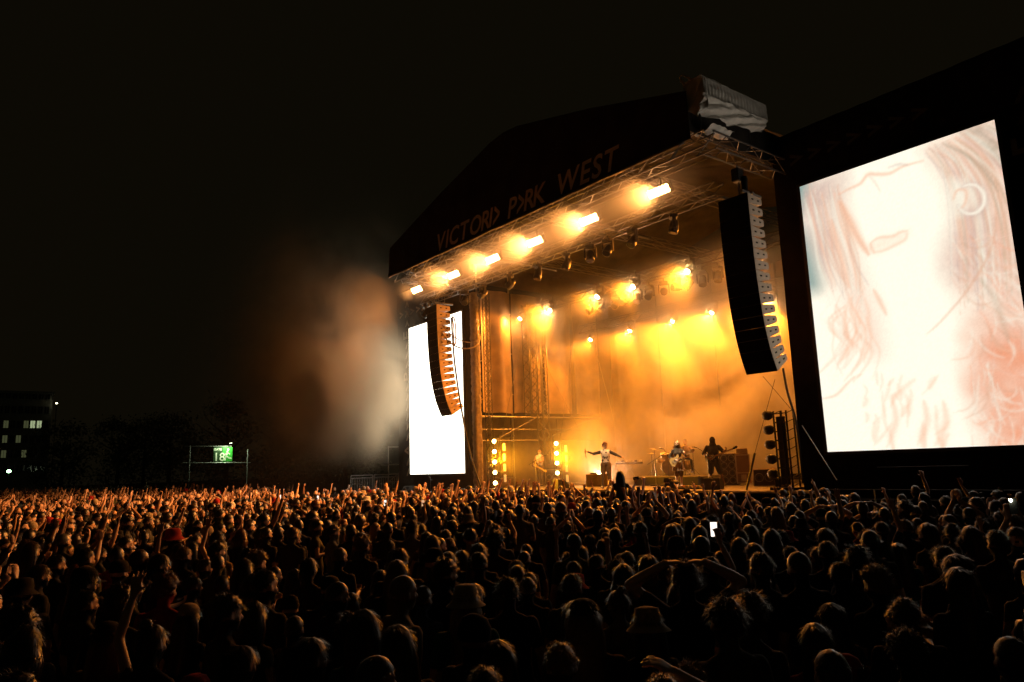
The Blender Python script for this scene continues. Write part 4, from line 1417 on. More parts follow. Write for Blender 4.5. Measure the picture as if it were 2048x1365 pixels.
STAGE_C = Vector((-20.5, 23.0, 0))
def facing(x, y, jitter=0.25):
    d = STAGE_C - Vector((x, y, 0))
    return math.atan2(-d.x, d.y) + random.gauss(0, jitter)

# where people stand: a jittered grid over the field in front of the stage
spots = []
sp = 0.63
for j in range(0, 38):
    for i in range(0, 166):
        x = 2.0 - i * sp - (sp / 2 if j % 2 else 0) + random.uniform(-0.24, 0.24)
        y = 0.6 + j * sp * 0.9 + random.uniform(-0.2, 0.2)
        dist = math.hypot(x, y)
        if dist < 2.3 or y > 17.9:
            continue
        if x < -37.5 and y > 16.5:
            continue
        px, py, z = project((x, y, 1.7))
        if z < 1 or px < -130 or px > 2190:
            continue
        if dist > 10 and noise.noise(Vector((x * 0.35, y * 0.35, 5))) < -0.25:
            continue
        if dist > 32 and random.random() < 0.4:
            continue
        spots.append((dist, x, y, px))
spots.sort()

# people built one by one to match someone in the photograph
HERO = [
    # x, y, pose, scale, turn, skin, top, hairstyle, hair colour, hat, hat colour, label
    (-2.42, 2.72, 'foreclose', 0.99, 0.2, 0, 4, 'short', 1, None, 0, 'nearest person with a bare pale forearm bent up, cut by the bottom edge'),
    (-5.55, 1.2, 11, 1.0, 0.1, 1, 0, 'bun', 2, None, 0, 'person with one bare arm stretched up near the lower corner under the green light'),
    (-14.4, 4.0, 0, 1.02, 0.0, 2, 10, 'crop', 1, 'cap', 1, 'person in a beige cap below the gate sign'),
    (-9.9, 4.9, 2, 1.0, 0.0, 2, 1, 'curly', 4, None, 0, 'person with big ginger curls in the middle of the dark crowd'),
    (-7.6, 1.75, 2, 1.03, 0.3, 2, 5, 'curly', 4, None, 0, 'person in red with ginger curls low in the dark foreground'),
    (-6.1, 10.9, 0, 1.06, 0, 1, 0, 'crop', 1, None, 0, 'broad person with a smooth rim-lit head before the near wing'),
    (-3.05, 8.6, 0, 1.08, 0, 2, 1, 'short', 0, None, 0, 'person with a large rim-lit head at the far end of the near wing'),
    (-7.0, 12.4, 8, 1.04, 0, 1, 0, 'short', 1, None, 0, 'person with both elbows lifted and hands on the head before the near wing'),
    (-5.2, 10.6, 3, 1.0, 0, 1, 2, 'short', 1, None, 0, 'person lifting a hand in front of the near wing'),
    (-4.75, 6.15, 7, 1.0, 0.1, 1, 0, 'short', 1, None, 0, 'person filming with a bright phone held above the head under the lamp tower'),
    (-13.6, 14.2, 0, 1.06, 0, 1, 0, 'short', 1, None, 0, 'person carrying the long-haired woman on the shoulders'),
    (-18.7, 15.6, 5, 1.05, 0, 1, 0, 'mop', 0, None, 0, 'silhouette with both arms up before the singer'),
    (-21.7, 15.4, 3, 1.1, 0, 1, 0, 'short', 0, 'cap', 0, 'silhouette in a black cap in front of the floor box'),
    (-24.3, 15.0, 9, 1.07, 0.1, 2, 0, 'short', 0, None, 0, 'silhouette with hands together before the second lamp column'),
    (-31.0, 13.6, 11, 1.06, 0.1, 0, 4, 'bob', 2, None, 0, 'person stretching a bare arm up beside the steel barrier'),
    (-31.5, 11.2, 11, 1.06, 0, 1, 3, 'long', 3, None, 0, 'person stretching a bare arm above the crowd between gate sign and barrier'),
    (-4.9, 3.3, 0, 1.03, 0.4, 1, 9, 'long', 3, 'bucket', 1, 'person in a pale bucket hat in the dark foreground'),
]
# people holding a lit phone farther back: the phone sits in the raised hand
PHONE_SPOTS = [(-24.15, 9.0, 1.95, 0.35, 'lit phone far back below the gate sign', 'white'), (-21.1, 9.0, 1.96, 0.3, 'lit phone far back in the middle of the far crowd', 'white'), (-16.9, 9.0, 1.9, 0.35, 'lit phone held low below the far screen', 'white'),
               (-15.05, 9.0, 1.93, 0.3, 'warm lit phone below the wrapped post', 'warm'), (-3.0, 9.0, 2.13, 2.9, 'phone with its white torch shining near the end', 'torch')]
PH_OWNER = []
for (x, y, z, turn, lab, how) in PHONE_SPOTS:
    sc_ = z / 2.0
    d_ = Matrix.Rotation(facing(x, y, 0) + turn, 3, 'Z') @ Vector((0.11, 0.36, 0)) * sc_
    PH_OWNER.append((x - d_.x, y - d_.y))
    HERO.append((x - d_.x, y - d_.y, 7, sc_, 'abs%f' % (facing(x, y, 0) + turn), 1, 0, 'short', 1, None, 0, 'person holding up the ' + lab))
hero_pos = [(h[0], h[1]) for h in HERO]
FOREP = dict(arms=[DOWN_L, A((0.30, 0.14, 1.60), (0.10, 0.24, 1.72), lift=(0, 0, 0.02), d=(-0.8, 0.15, 0.45), n=(0, 0.3, -1), curl=0.45)], head=(0.05, 0), sleeve=0.3)
FOREM = person_mesh(FOREP, 0.0085, 0.5)
for m_ in (SKINS[1], TOPM[0], BOTM[0], SHOE, EYE, TOPM[0]):
    FOREM.materials.append(m_)
GRP = 'people in the crowd'
for (x, y, ps, sc, turn, sk, tp_, hs, hc, hat, hatc, lab) in HERO:
    me, pose = (FOREM, FOREP) if ps == 'foreclose' else (PMESH[ps], POSES[ps][1])
    rz = float(turn[3:]) if isinstance(turn, str) else facing(x, y, 0) + turn
    o = add_person(me, pose, (x, y, 0), rz, sc, [SKINS[sk], TOPM[tp_], BOTM[0], SHOE, EYE, TOPM[tp_]], (HMESH[hs], HAIRM[hc]) if hat is None or hs in ('long',) else None,
                   (HATMESH[hat], HATM[hatc]) if hat else None)
    tag(o, lab, 'person', GRP)

def zone(px, py, dist):
    if dist < 5:
        a = 'in the dark foreground'
    elif dist < 9:
        a = 'in the near rows'
    else:
        a = 'in the middle rows'
    if px < 350: b = 'under the lit far building'
    elif px < 560: b = 'below the gate sign'
    elif px < 800: b = 'below the steel barrier'
    elif px < 950: b = 'below the far screen'
    elif px < 1150: b = 'below the lamp columns'
    elif px < 1290: b = 'below the singer'
    elif px < 1400: b = 'below the drummer'
    elif px < 1500: b = 'below the bass player'
    elif px < 1640: b = 'below the lamp tower'
    else: b = 'below the near screen'
    return a, b

IND, FAR = [], []
for s in spots:
    if any((s[1] - hx) ** 2 + (s[2] - hy) ** 2 < 0.30 for hx, hy in hero_pos):
        continue
    (IND if len(IND) < 274 and 0 <= s[3] <= 2048 else FAR).append(s)
used = set()
PHONES = []
def choose(dist, y):
    up = 0.10 if dist < 10 else 0.16 if dist < 22 else 0.30
    if y > 13 and dist < 40:
        up = 0.38
    if random.random() < up:
        ps = random.choice([3, 4, 5, 7, 8, 9, 10, 11, 12, 6])
    else:
        ps = random.choice([0, 0, 1, 1, 2])
    return ps
hat_names = {'cap': 'cap', 'bucket': 'bucket hat', 'beanie': 'beanie'}
for (dist, x, y, px) in IND:
    for attempt in range(60):
        ps = choose(dist, y)
        if dist < 7 and ps > 2 and random.random() < 0.75:
            ps = random.choice([0, 1, 2])
        fem = POSES[ps][1].get('fem', False)
        hs = random.choice(['long', 'long', 'bob', 'bun', 'ponytail', 'curly'] if fem else ['short', 'short', 'crop', 'crop', 'mop', 'curly', 'long', 'short'])
        hc = int(rng.choice(6, p=HAIR_P / HAIR_P.sum()))
        tp_ = int(rng.choice(12, p=TOP_P / TOP_P.sum()))
        hat = random.choice(HATS) if random.random() < 0.08 else None
        hatc = random.choice([0, 0, 0, 0, 1, 2])
        sk = int(rng.choice(5, p=[.25, .32, .2, .13, .1]))
        a, b = zone(px, 0, dist)
        if hat:
            w_ = '%s %s' % (HATC[hatc][0], hat_names[hat])
        else:
            w_ = HWORD[hs] % HAIRC[hc][0]
        lab = 'person in %s with %s, %s, %s' % (TOPS[tp_][0], w_, POSES[ps][0] if ps > 2 else a, b)
        if lab not in used and len(lab.split()) <= 16 + 0:
            break
    used.add(lab)
    o = add_person(PMESH[ps], POSES[ps][1], (x, y, 0), facing(x, y, 0.4), random.uniform(0.9, 1.1) * (0.95 if fem else 1.0),
                   [SKINS[sk], TOPM[tp_], BOTM[random.choice([0, 0, 1, 2])], SHOE, EYE, TOPM[tp_]],
                   None if hat and hs not in ('long', 'bob', 'ponytail') else (HMESH[hs], HAIRM[hc]), (HATMESH[hat], HATM[hatc]) if hat else None,
                   (random.gauss(0, 0.025), random.gauss(0, 0.03)))
    tag(o, lab, 'person', GRP)
    if ps in (6, 7) and random.random() < 0.5:
        PHONES.append((o, ps, lab, b))

# the distant crowd: too many to tell apart, one mass of low-detail figures
def low_mesh(me, ratio):
    o = bpy.data.objects.new('tmp', me.copy())
    col.objects.link(o)
    dc = o.modifiers.new('d', 'DECIMATE'); dc.ratio = ratio
    dg = bpy.context.evaluated_depsgraph_get()
    m2 = bpy.data.meshes.new_from_object(o.evaluated_get(dg))
    m0 = o.data
    bpy.data.objects.remove(o)
    bpy.data.meshes.remove(m0)
    m2.calc_loop_triangles()
    n = len(m2.loop_triangles)
    t = np.zeros(n * 3, int); m2.loop_triangles.foreach_get('vertices', t)
    mi = np.zeros(n, int); m2.loop_triangles.foreach_get('material_index', mi)
    v = np.zeros(len(m2.vertices) * 3); m2.vertices.foreach_get('co', v)
    bpy.data.meshes.remove(m2)
    return v.reshape(-1, 3), t.reshape(-1, 3), mi
LOD = []
for nb_, nh_ in ((620, 300), (300, 110)):
    LOD.append(([low_mesh(me, nb_ / max(1, len(me.polygons))) for me in PMESH], {s: low_mesh(HMESH[s], nh_ / len(HMESH[s].polygons) / 2) for s in HSTYLES}, {s: low_mesh(HATMESH[s], 0.5) for s in HATS}))
MASSM = SKINS[:4] + TOPM[:8] + [BOTM[0], SHOE] + HAIRM[:5] + HATM
iT, iB, iS, iH, iHat = 4, 12, 13, 14, 19
V_, T_, MI_ = [], [], []
off = 0
for (dist, x, y, px) in FAR:
    ps = choose(dist, y)
    LOWB, LOWH, LOWT = LOD[0 if dist < 30 else 1]
    fem = POSES[ps][1].get('fem', False)
    hs = random.choice(['long', 'long', 'bob', 'bun', 'ponytail', 'curly'] if fem else ['short', 'short', 'crop', 'mop', 'curly', 'long'])
    sc = random.uniform(0.88, 1.12) * (0.96 if fem else 1)
    rz = facing(x, y, 0.5)
    tx, ty = random.gauss(0, 0.03), random.gauss(0, 0.03)
    M3 = np.array((Matrix.Rotation(rz, 3, 'Z') @ Matrix.Rotation(ty, 3, 'Y') @ Matrix.Rotation(tx, 3, 'X'))) * sc
    sk = int(rng.choice(4, p=[.3, .36, .22, .12]))
    tp_ = int(rng.choice(8, p=TOP_P[:8] / TOP_P[:8].sum()))
    hc = int(rng.choice(5, p=HAIR_P[:5] / HAIR_P[:5].sum()))
    lut = np.array([sk, iT + tp_, iB, iS, iH, iT + tp_])
    v, t, mi = LOWB[ps]
    V_.append(v @ M3.T + (x, y, 0)); T_.append(t + off); MI_.append(lut[mi]); off += len(v)
    hm = np.array(head_matrix(POSES[ps][1]))
    if random.random() < 0.08:
        v, t, mi = LOWT[random.choice(HATS)]
        ci = iHat + random.choice([0, 0, 1, 2, 3])
    else:
        v, t, mi = LOWH[hs]
        ci = iH + hc
    v = v @ hm[:3, :3].T + hm[:3, 3]
    V_.append(v @ M3.T + (x, y, 0)); T_.append(t + off); MI_.append(np.full(len(t), ci)); off += len(v)
V_ = np.concatenate(V_); T_ = np.concatenate(T_); MI_ = np.concatenate(MI_)
cm = bpy.data.meshes.new('crowd')
cm.vertices.add(len(V_)); cm.vertices.foreach_set('co', V_.reshape(-1))
cm.loops.add(len(T_) * 3); cm.loops.foreach_set('vertex_index', T_.reshape(-1).astype(np.int32))
cm.polygons.add(len(T_)); cm.polygons.foreach_set('loop_start', np.arange(0, len(T_) * 3, 3, dtype=np.int32))
for m_ in MASSM:
    cm.materials.append(m_)
cm.polygons.foreach_set('material_index', MI_.astype(np.int32))
cm.polygons.foreach_set('use_smooth', np.ones(len(T_), bool))
cm.update(calc_edges=True)
co_ = bpy.data.objects.new('crowd', cm)
col.objects.link(co_)
co_['kind'] = 'stuff'
tag(co_, 'packed mass of distant concert-goers with raised hands', 'crowd')
print('PEOPLE', len(IND), len(FAR), 'tris', len(T_), [len(m.polygons) for m in PMESH])
# ------------------------------------------------------------------ the band and its gear
def basic(skin, top, bottom, sleeve=None, shoe=None):
    return [skin, top, bottom, shoe or SHOE, EYE, sleeve or top]
def one_off(pose, voxel=0.011, ratio=0.4):
    me = person_mesh(pose, voxel, ratio)
    for m_ in (SKINS[0], TOPM[0], BOTM[0], SHOE, EYE, TOPM[0]):
        me.materials.append(m_)
    return me
def graphic_top():
    m = mat('graphic_print_top', (0.62, 0.58, 0.52), 0.85, var=0.0)
    nt = m.node_tree
    tc = nt.nodes.new('ShaderNodeTexCoord')
    nz = nt.nodes.new('ShaderNodeTexNoise')
    nz.inputs['Scale'].default_value = 9
    rp = nt.nodes.new('ShaderNodeValToRGB')
    rp.color_ramp.elements[0].position = 0.40
    rp.color_ramp.elements[0].color = (0.03, 0.025, 0.02, 1)
    rp.color_ramp.elements[1].position = 0.46
    rp.color_ramp.elements[1].color = (0.66, 0.6, 0.52, 1)
    nt.links.new(tc.outputs['Object'], nz.inputs['Vector'])
    nt.links.new(nz.outputs['Fac'], rp.inputs['Fac'])
    nt.links.new(rp.outputs['Color'], nt.nodes['Principled BSDF'].inputs['Base Color'])
    return m
def to_face(dx, dy):
    return math.atan2(-dx, dy)

# singer, arms spread, microphone in one hand
SP = dict(arms=[A((-0.42, 0.02, 1.27), (-0.63, 0.16, 1.17), d=(-0.85, 0.3, -0.25), n=(0, 0.3, -1), curl=0.4),
                A((0.45, 0.02, 1.33), (0.68, 0.18, 1.42), d=(0.9, 0.2, 0.2), n=(0, 0.6, -1), curl=1.3)],
          head=(0.0, 0.75), sleeve=1.5, baggy=1.32, loose=1.06,
          legs=[dict(k=(-0.11, 0.02, 0.49), a=(-0.12, -0.02, 0.085)), dict(k=(0.13, 0.04, 0.49), a=(0.16, 0.02, 0.085))])
BLKS = mat('sleeve_black', (0.015, 0.014, 0.013), 0.8, var=0.2)
singer = add_person(one_off(SP), SP, (-21.35, 21.35, DECKZ), to_face(0.66, -0.75), 1.03, basic(SKINS[0], graphic_top(), mat('trousers_rust', (0.12, 0.07, 0.03), 0.85, var=0.5, scale=5), BLKS, mat('pale_trainer', (0.5, 0.42, 0.3), 0.6)), (HMESH['mop'], mat('hair_auburn', (0.1, 0.03, 0.015), 0.4, var=0.3, scale=40)))
tag(singer, 'singer in printed top and baggy trousers with both arms spread wide', 'person')
def at_local(o, p):
    return o.matrix_basis @ Vector(p)
mw = at_local(singer, (0.76, 0.2, 1.43))
mc = thing('microphone', 'black handheld microphone with dangling cable in the hand of the singer', 'microphone', tuple(mw), 0)
MB().cyl((0, 0, -0.1), (0, 0, 0.06), 0.012, 0.018, 10).build('handle', BLACKP, mc)
MB().ell((0, 0, 0.085), (0.026, 0.026, 0.03)).build('grille', STEEL, mc, True)
MB().tube([(0, 0, -0.1), (0.01, 0, -0.2), (0.03, 0.01, -0.26)], 0.008).build('cable_tail', CABLE, mc, True)

def guitar(label, loc, m_body, flip=1, headw=0.05, bass=False):
    """solid-body guitar in its own frame: neck runs along +X, face towards -Y"""
    t = thing('bass_guitar' if bass else 'electric_guitar', label, 'guitar', loc)
    out = []
    pts = [(-0.24, 0.0), (-0.22, 0.12), (-0.12, 0.165), (-0.02, 0.12), (0.06, 0.115), (0.15, 0.16), (0.2, 0.15), (0.16, 0.06), (0.10, 0.03), (0.10, -0.03), (0.16, -0.07), (0.17, -0.13), (0.1, -0.14), (0.03, -0.11), (-0.04, -0.12), (-0.13, -0.17), (-0.22, -0.13)]
    MB().poly([(x, -0.02, z) for x, z in pts], (0, 0.042, 0)).build('body', m_body, t)
    L = 0.72 if bass else 0.55
    MB().box((0.08 + L / 2, -0.03, 0), (L, 0.022, 0.052)).build('neck', mat('maple_neck', (0.32, 0.19, 0.08), 0.4), t)
    MB().poly([(0.08 + L, -0.035, -0.03), (0.08 + L, -0.035, 0.03), (0.24 + L, -0.035, 0.06), (0.27 + L, -0.035, 0.0), (0.22 + L, -0.035, -0.035)], (0, 0.016, 0)).build('headstock', m_body if bass else mat('maple_neck', (0.32, 0.19, 0.08)), t)
    MB().poly([(-0.1, -0.0245, -0.09), (-0.1, -0.0245, 0.03), (0.09, -0.0245, 0.07), (0.1, -0.0245, -0.06)], (0, 0.003, 0)).build('pickguard', mat('pickguard', (0.5, 0.46, 0.4), 0.3), t)
    for x in (-0.06, 0.0, 0.06):
        MB().box((x, -0.032, 0), (0.018, 0.01, 0.07)).build('pickup', BLACKP, t)
    MB().box((-0.13, -0.032, 0), (0.03, 0.014, 0.075)).build('bridge', STEEL, t)
    for k in range(4):
        MB().cyl((0.13 + L + 0.03 * k, -0.03, 0.052), (0.13 + L + 0.03 * k, -0.03, 0.078), 0.008).build('tuning_peg', STEEL, t)
    return t

# guitarist at the front, bare legs, pale guitar
GP = dict(arms=[A((-0.30, 0.10, 1.20), (-0.27, 0.32, 1.24), d=(0.2, 0.3, 1), n=(0.6, -0.5, 0), curl=1.1),
                A((0.31, 0.0, 1.16), (0.10, 0.23, 1.04), d=(-0.9, 0.3, -0.3), n=(0, -1, 0), curl=0.8)],
          head=(-0.25, -0.15), fem=True, sw=0.16, arm_r=0.9, sleeve=1.5, shorts=True, baggy=1.05,
          legs=[dict(k=(-0.075, 0.03, 0.49), a=(-0.07, 0.0, 0.085)), dict(k=(0.08, 0.03, 0.49), a=(0.075, 0.02, 0.085))])
guit = add_person(one_off(GP), GP, (-17.8, 21.55, DECKZ), to_face(0.62, -0.78), 0.97, basic(mat('skin_lit', (0.6, 0.42, 0.33), 0.45, var=0.05), TOPM[1], mat('skirt_pleat', (0.16, 0.09, 0.05), 0.8, var=0.5, scale=9), BLKS, mat('pale_boot', (0.6, 0.4, 0.34), 0.5)), (HMESH['long'], mat('hair_platinum', (0.6, 0.5, 0.38), 0.4, var=0.2, scale=40)))
tag(guit, 'platinum-haired guitarist with bare legs and short skirt near the stage edge', 'person')
sk_ = MB()
def skirtf(u, v):
    a = 2 * math.pi * u
    rr = 0.155 + 0.085 * v + 0.016 * math.sin(a * 14) * v
    return (rr * math.cos(a), 0.8 * rr * math.sin(a), 1.0 - 0.36 * v)
sk_.grid(skirtf, 84, 5)
o = sk_.build('skirt', mat('skirt_pleat', (0.16, 0.09, 0.05)), None, True)
o.parent = guit
gg = guitar('pale cream electric guitar held by the platinum-haired guitarist', (0, 0, 0), mat('cream_lacquer', (0.62, 0.46, 0.2), 0.25, var=0.1))
gg.matrix_world = guit.matrix_basis @ Matrix.Translation((0.08, 0.21, 1.03)) @ Matrix.Rotation(R(180), 4, 'Z') @ Matrix.Rotation(R(-27), 4, 'Y')

# bass player, back turned, hooded, shorts
BP = dict(arms=[A((-0.36, 0.06, 1.22), (-0.46, 0.28, 1.26), d=(-0.2, 0.4, 0.9), n=(0.7, -0.3, 0), curl=1.1),
                A((0.34, 0.02, 1.16), (0.18, 0.26, 1.02), d=(-0.8, 0.3, -0.4), n=(0, -1, 0), curl=0.7)],
          head=(-0.2, 0.3), sw=0.2, loose=1.25, arm_r=1.1, sleeve=1.0, shorts=True, baggy=1.3,
          legs=[dict(k=(-0.19, 0.05, 0.50), a=(-0.30, 0.0, 0.085)), dict(k=(0.14, 0.05, 0.50), a=(0.17, 0.02, 0.085))])
bassp = add_person(one_off(BP), BP, (-17.45, 23.2, DECKZ), to_face(0.55, -0.8), 1.04, basic(SKINS[3], TOPM[0], BOTM[0], TOPM[0]), None, None)
tag(bassp, 'hooded bass player in black shorts, dark against the smoke', 'person')
hood = MB()
hood.ell((0, -0.02, 1.64), (0.105, 0.125, 0.14), None, 16, 12)
hood.tube([(0, -0.05, 1.44), (0, -0.04, 1.52), (0, -0.03, 1.6)], [0.14, 0.115, 0.1], 14)
o = hood.build('hood', TOPM[0], None, True)
o.parent = bassp
bg = guitar('dark bass guitar held by the hooded bass player', (0, 0, 0), mat('black_lacquer', (0.015, 0.013, 0.012), 0.2, var=0.1), bass=True)
bg.matrix_world = bassp.matrix_basis @ Matrix.Translation((0.05, 0.24, 1.03)) @ Matrix.Rotation(R(180), 4, 'Z') @ Matrix.Rotation(R(-20), 4, 'Y')

# second guitarist at the far side, white shirt tail, dark face covering
LP = dict(arms=[A((-0.30, 0.08, 1.18), (-0.30, 0.3, 1.10), d=(-0.1, 0.5, 0.8), n=(0.7, -0.4, 0), curl=1.1),
                A((0.31, 0.0, 1.16), (0.12, 0.24, 1.02), d=(-0.9, 0.3, -0.2), n=(0, -1, 0), curl=0.8)], head=(-0.2, 0.5), sleeve=1.5, loose=1.12, baggy=1.2)
lg = add_person(one_off(LP), LP, (-27.5, 23.0, DECKZ), to_face(0.1, -0.95), 1.0, basic(SKINS[2], TOPM[4], BOTM[2], mat('sleeve_tan', (0.3, 0.2, 0.12), 0.8)), (HMESH['short'], HAIRM[0]))
tag(lg, 'guitarist in a pale shirt between the lamp columns', 'person')
lgt = guitar('dark guitar of the guitarist between the lamp columns', (0, 0, 0), mat('brown_lacquer', (0.12, 0.05, 0.02), 0.25))
lgt.matrix_world = lg.matrix_basis @ Matrix.Translation((0.06, 0.22, 1.0)) @ Matrix.Rotation(R(180), 4, 'Z') @ Matrix.Rotation(R(25), 4, 'Y')

# drum riser, drum kit and drummer
rs = thing('drum_riser', 'low dark riser under the drum kit', 'riser', (-20.0, 24.6, DECKZ))
MB().bbox((0, 0, 0.19), (3.4, 2.6, 0.37), 0.01).build('platform', DECKM, rs)
MB().box((0, -1.31, 0.355), (3.4, 0.02, 0.03)).build('edge_strip', mat('edge_trim', (0.5, 0.45, 0.38)), rs)
RZ = DECKZ + 0.375
dk = thing('drum_kit', 'pale drum kit with large bass drum and cymbals on the riser', 'drum kit', (-20.6, 24.4, RZ), R(35))
SHELL = mat('drum_shell', (0.5, 0.36, 0.17), 0.35, var=0.15)
SKINH = mat('drum_head', (0.62, 0.52, 0.36), 0.5, var=0.25, scale=4)
BRASS = mat('cymbal_brass', (0.6, 0.42, 0.16), 0.3, 0.9, var=0.1)
def drum(name, c, d, r, L):
    c, d = Vector(c), Vector(d).normalized()
    s = MB().cyl(c - d * L / 2, c + d * L / 2, r, n=28).build(name, SHELL, dk, True)
    MB().cyl(c + d * (L / 2 + 0.001), c + d * (L / 2 + 0.006), r * 0.97, n=28).build('drum_head', SKINH, s)
    ring_pts = []
    a = d.orthogonal().normalized(); b = d.cross(a)
    for k in range(25):
        t = 2 * math.pi * k / 24
        ring_pts.append(c + d * (L / 2) + (a * math.cos(t) + b * math.sin(t)) * (r + 0.008))
    MB().tube(ring_pts, 0.014, 5).build('hoop', STEEL, s, True)
    for k in range(8):
        t = 2 * math.pi * k / 8
        p = c + (a * math.cos(t) + b * math.sin(t)) * (r + 0.006)
        MB().cyl(p - d * L * 0.35, p + d * L * 0.45, 0.007, n=5).build('lug', STEEL, s)
    return s
drum('bass_drum', (0, 0, 0.34), (0, -1, 0), 0.33, 0.42)
drum('tom', (-0.2, 0.05, 0.82), (0, -0.35, 1), 0.16, 0.22)
drum('tom', (0.2, 0.05, 0.82), (0, -0.35, 1), 0.17, 0.24)
drum('floor_tom', (0.62, 0.3, 0.42), (0, -0.05, 1), 0.22, 0.38)
drum('snare', (-0.42, 0.45, 0.62), (0, 0, 1), 0.18, 0.14)
for (x, y, z, tlt) in ((-0.62, 0.05, 1.12, 0.25), (0.6, 0.0, 1.2, -0.3), (-0.8, 0.5, 0.95, 0.05), (0.95, 0.35, 1.08, -0.2)):
    st_ = MB().cyl((x, y, 0.0), (x, y, z), 0.014).cyl((x, y, 0.25), (x + 0.22, y - 0.12, 0), 0.01).cyl((x, y, 0.25), (x - 0.22, y - 0.12, 0), 0.01).cyl((x, y, 0.25), (x, y + 0.24, 0), 0.01).build('cymbal_stand', ALU, dk)
    rot = Matrix.Rotation(tlt, 3, 'Y')
    cymb = MB()
    pr = [(0.0, 0.022), (0.035, 0.02), (0.05, 0.006), (0.14, 0.0), (0.22, -0.01)]
    vs = []
    for r_, z_ in pr:
        for k in range(20):
            t = 2 * math.pi * k / 20
            vs.append(rot @ Vector((r_ * math.cos(t), r_ * math.sin(t), z_)) + Vector((x, y, z)))
    cymb._add(vs, [(q * 20 + k, q * 20 + (k + 1) % 20, (q + 1) * 20 + (k + 1) % 20, (q + 1) * 20 + k) for q in range(4) for k in range(20)])
    cymb.build('cymbal', BRASS, st_, True)
stl = thing('drum_stool', 'round drum stool behind the drum kit', 'stool', (-20.45, 25.3, RZ), R(35))
MB().cyl((0, 0, 0.46), (0, 0, 0.54), 0.17, n=18).build('seat', BLACKP, stl)
for k in range(3):
    a = 2 * math.pi * k / 3
    bar('leg', (0, 0, 0.32), (0.24 * math.cos(a), 0.24 * math.sin(a), 0), 0.013, STEEL, stl)
bar('post', (0, 0, 0.1), (0, 0, 0.46), 0.018, STEEL, stl)
DP = dict(arms=[A((-0.34, 0.12, 1.2), (-0.25, 0.36, 1.22), d=(0.1, 0.9, 0.3), n=(0.3, 0, -1), curl=1.3),
                A((0.40, 0.10, 1.28), (0.48, 0.30, 1.42), d=(0.1, 0.7, 0.6), n=(-0.3, 0, -1), curl=1.3)], head=(-0.05, 0.2), sleeve=0.5,
          legs=[dict(k=(-0.22, 0.42, 0.86), a=(-0.24, 0.5, 0.44)), dict(k=(0.22, 0.42, 0.86), a=(0.24, 0.5, 0.44))])
drm = add_person(one_off(DP), DP, (-20.45, 25.3, RZ - 0.27), to_face(0.6, -0.8), 1.0, basic(SKINS[1], TOPM[8], BOTM[1]), (HMESH['short'], HAIRM[3]))
tag(drm, 'drummer sitting behind the drum kit with one arm lifted', 'person')

# microphone stands
def mic_stand(label, x, y, h, boom, rz):
    t = thing('microphone_stand', label, 'microphone stand', (x, y, DECKZ), rz)
    MB().cyl((0, 0, 0), (0, 0, 0.025), 0.13, n=18).build('base', BLACKP, t)
    bar('pole', (0, 0, 0.02), (0, 0, h), 0.011, STEEL, t)
    bar('boom', (-boom * 0.45, 0, h - 0.17), (boom * 0.62, 0, h + 0.22), 0.009, BLACKP, t)
    MB().cyl((-0.02, 0, h), (0.02, 0, h), 0.025, n=8).build('clutch', BLACKP, t)
    m_ = MB().cyl((boom * 0.62, 0, h + 0.22), (boom * 0.62 + 0.12, 0, h + 0.25), 0.013, 0.018, 8).build('microphone', BLACKP, t)
    MB().ell((boom * 0.62 + 0.15, 0, h + 0.26), (0.03, 0.026, 0.026)).build('grille', STEEL, m_, True)
    return t
mic_stand('boom microphone stand between the singer and the guitarist', -18.8, 21.4, 1.05, 0.62, R(38))
mic_stand('boom microphone stand just beside the hooded bass player', -16.45, 21.5, 1.2, 0.5, R(218))
mic_stand('boom microphone stand beside the guitarist between the lamp columns', -26.6, 22.0, 1.2, 0.7, R(40))
mic_stand('straight microphone stand in front of the platinum-haired guitarist', -17.6, 20.75, 1.2, 0.2, R(200))

# amplifiers and boxes
def speaker_cab(label, x, y, rz, w, d, h, rows, cols, m_, trim=None, headbox=False):
    t = thing('amplifier', label, 'amplifier', (x, y, DECKZ), rz)
    MB().bbox((0, 0, h / 2), (w, d, h), 0.02).build('cabinet', m_, t)
    gr = MB().bbox((0, -d / 2 - 0.006, h / 2), (w - 0.07, 0.02, h - 0.07), 0.005).build('grille', mat('grille_brown', (0.1, 0.07, 0.04), 0.8, var=0.3, scale=60), t)
    for i in range(cols):
        for j in range(rows):
            px_, pz_ = (i - (cols - 1) / 2) * (w - 0.08) / cols, h / 2 + (j - (rows - 1) / 2) * (h - 0.1) / rows
            rr = min((w - 0.1) / cols, (h - 0.12) / rows) * 0.44
            ring = [(px_ + rr * math.cos(2 * math.pi * k / 20), -d / 2 - 0.02, pz_ + rr * math.sin(2 * math.pi * k / 20)) for k in range(21)]
            s = MB().tube(ring, 0.012, 5).build('speaker_ring', STEEL, t, True)
            MB().cyl((px_, -d / 2 - 0.017, pz_), (px_, -d / 2 - 0.03, pz_), rr * 0.4, rr * 0.2, 14).build('dust_cap', BLACKP, s)
    if trim:
        for sx in (-1, 1):
            MB().box((sx * (w / 2 - 0.015), -d / 2 - 0.01, h / 2), (0.03, 0.02, h - 0.03)).build('corner_trim', trim, t)
            MB().box((0, -d / 2 - 0.01, h / 2 + sx * (h / 2 - 0.016)), (w - 0.062, 0.02, 0.03)).build('corner_trim', trim, t)
    if headbox:
        MB().bbox((0, 0, h + 0.13), (w * 0.8, d * 0.7, 0.24), 0.015).build('amp_head', m_, t)
        for k in range(6):
            MB().cyl((-0.18 + 0.07 * k, -d * 0.35 - 0.002, h + 0.12), (-0.18 + 0.07 * k, -d * 0.35 - 0.02, h + 0.12), 0.015, n=10).build('knob', ALU, t)
    return t
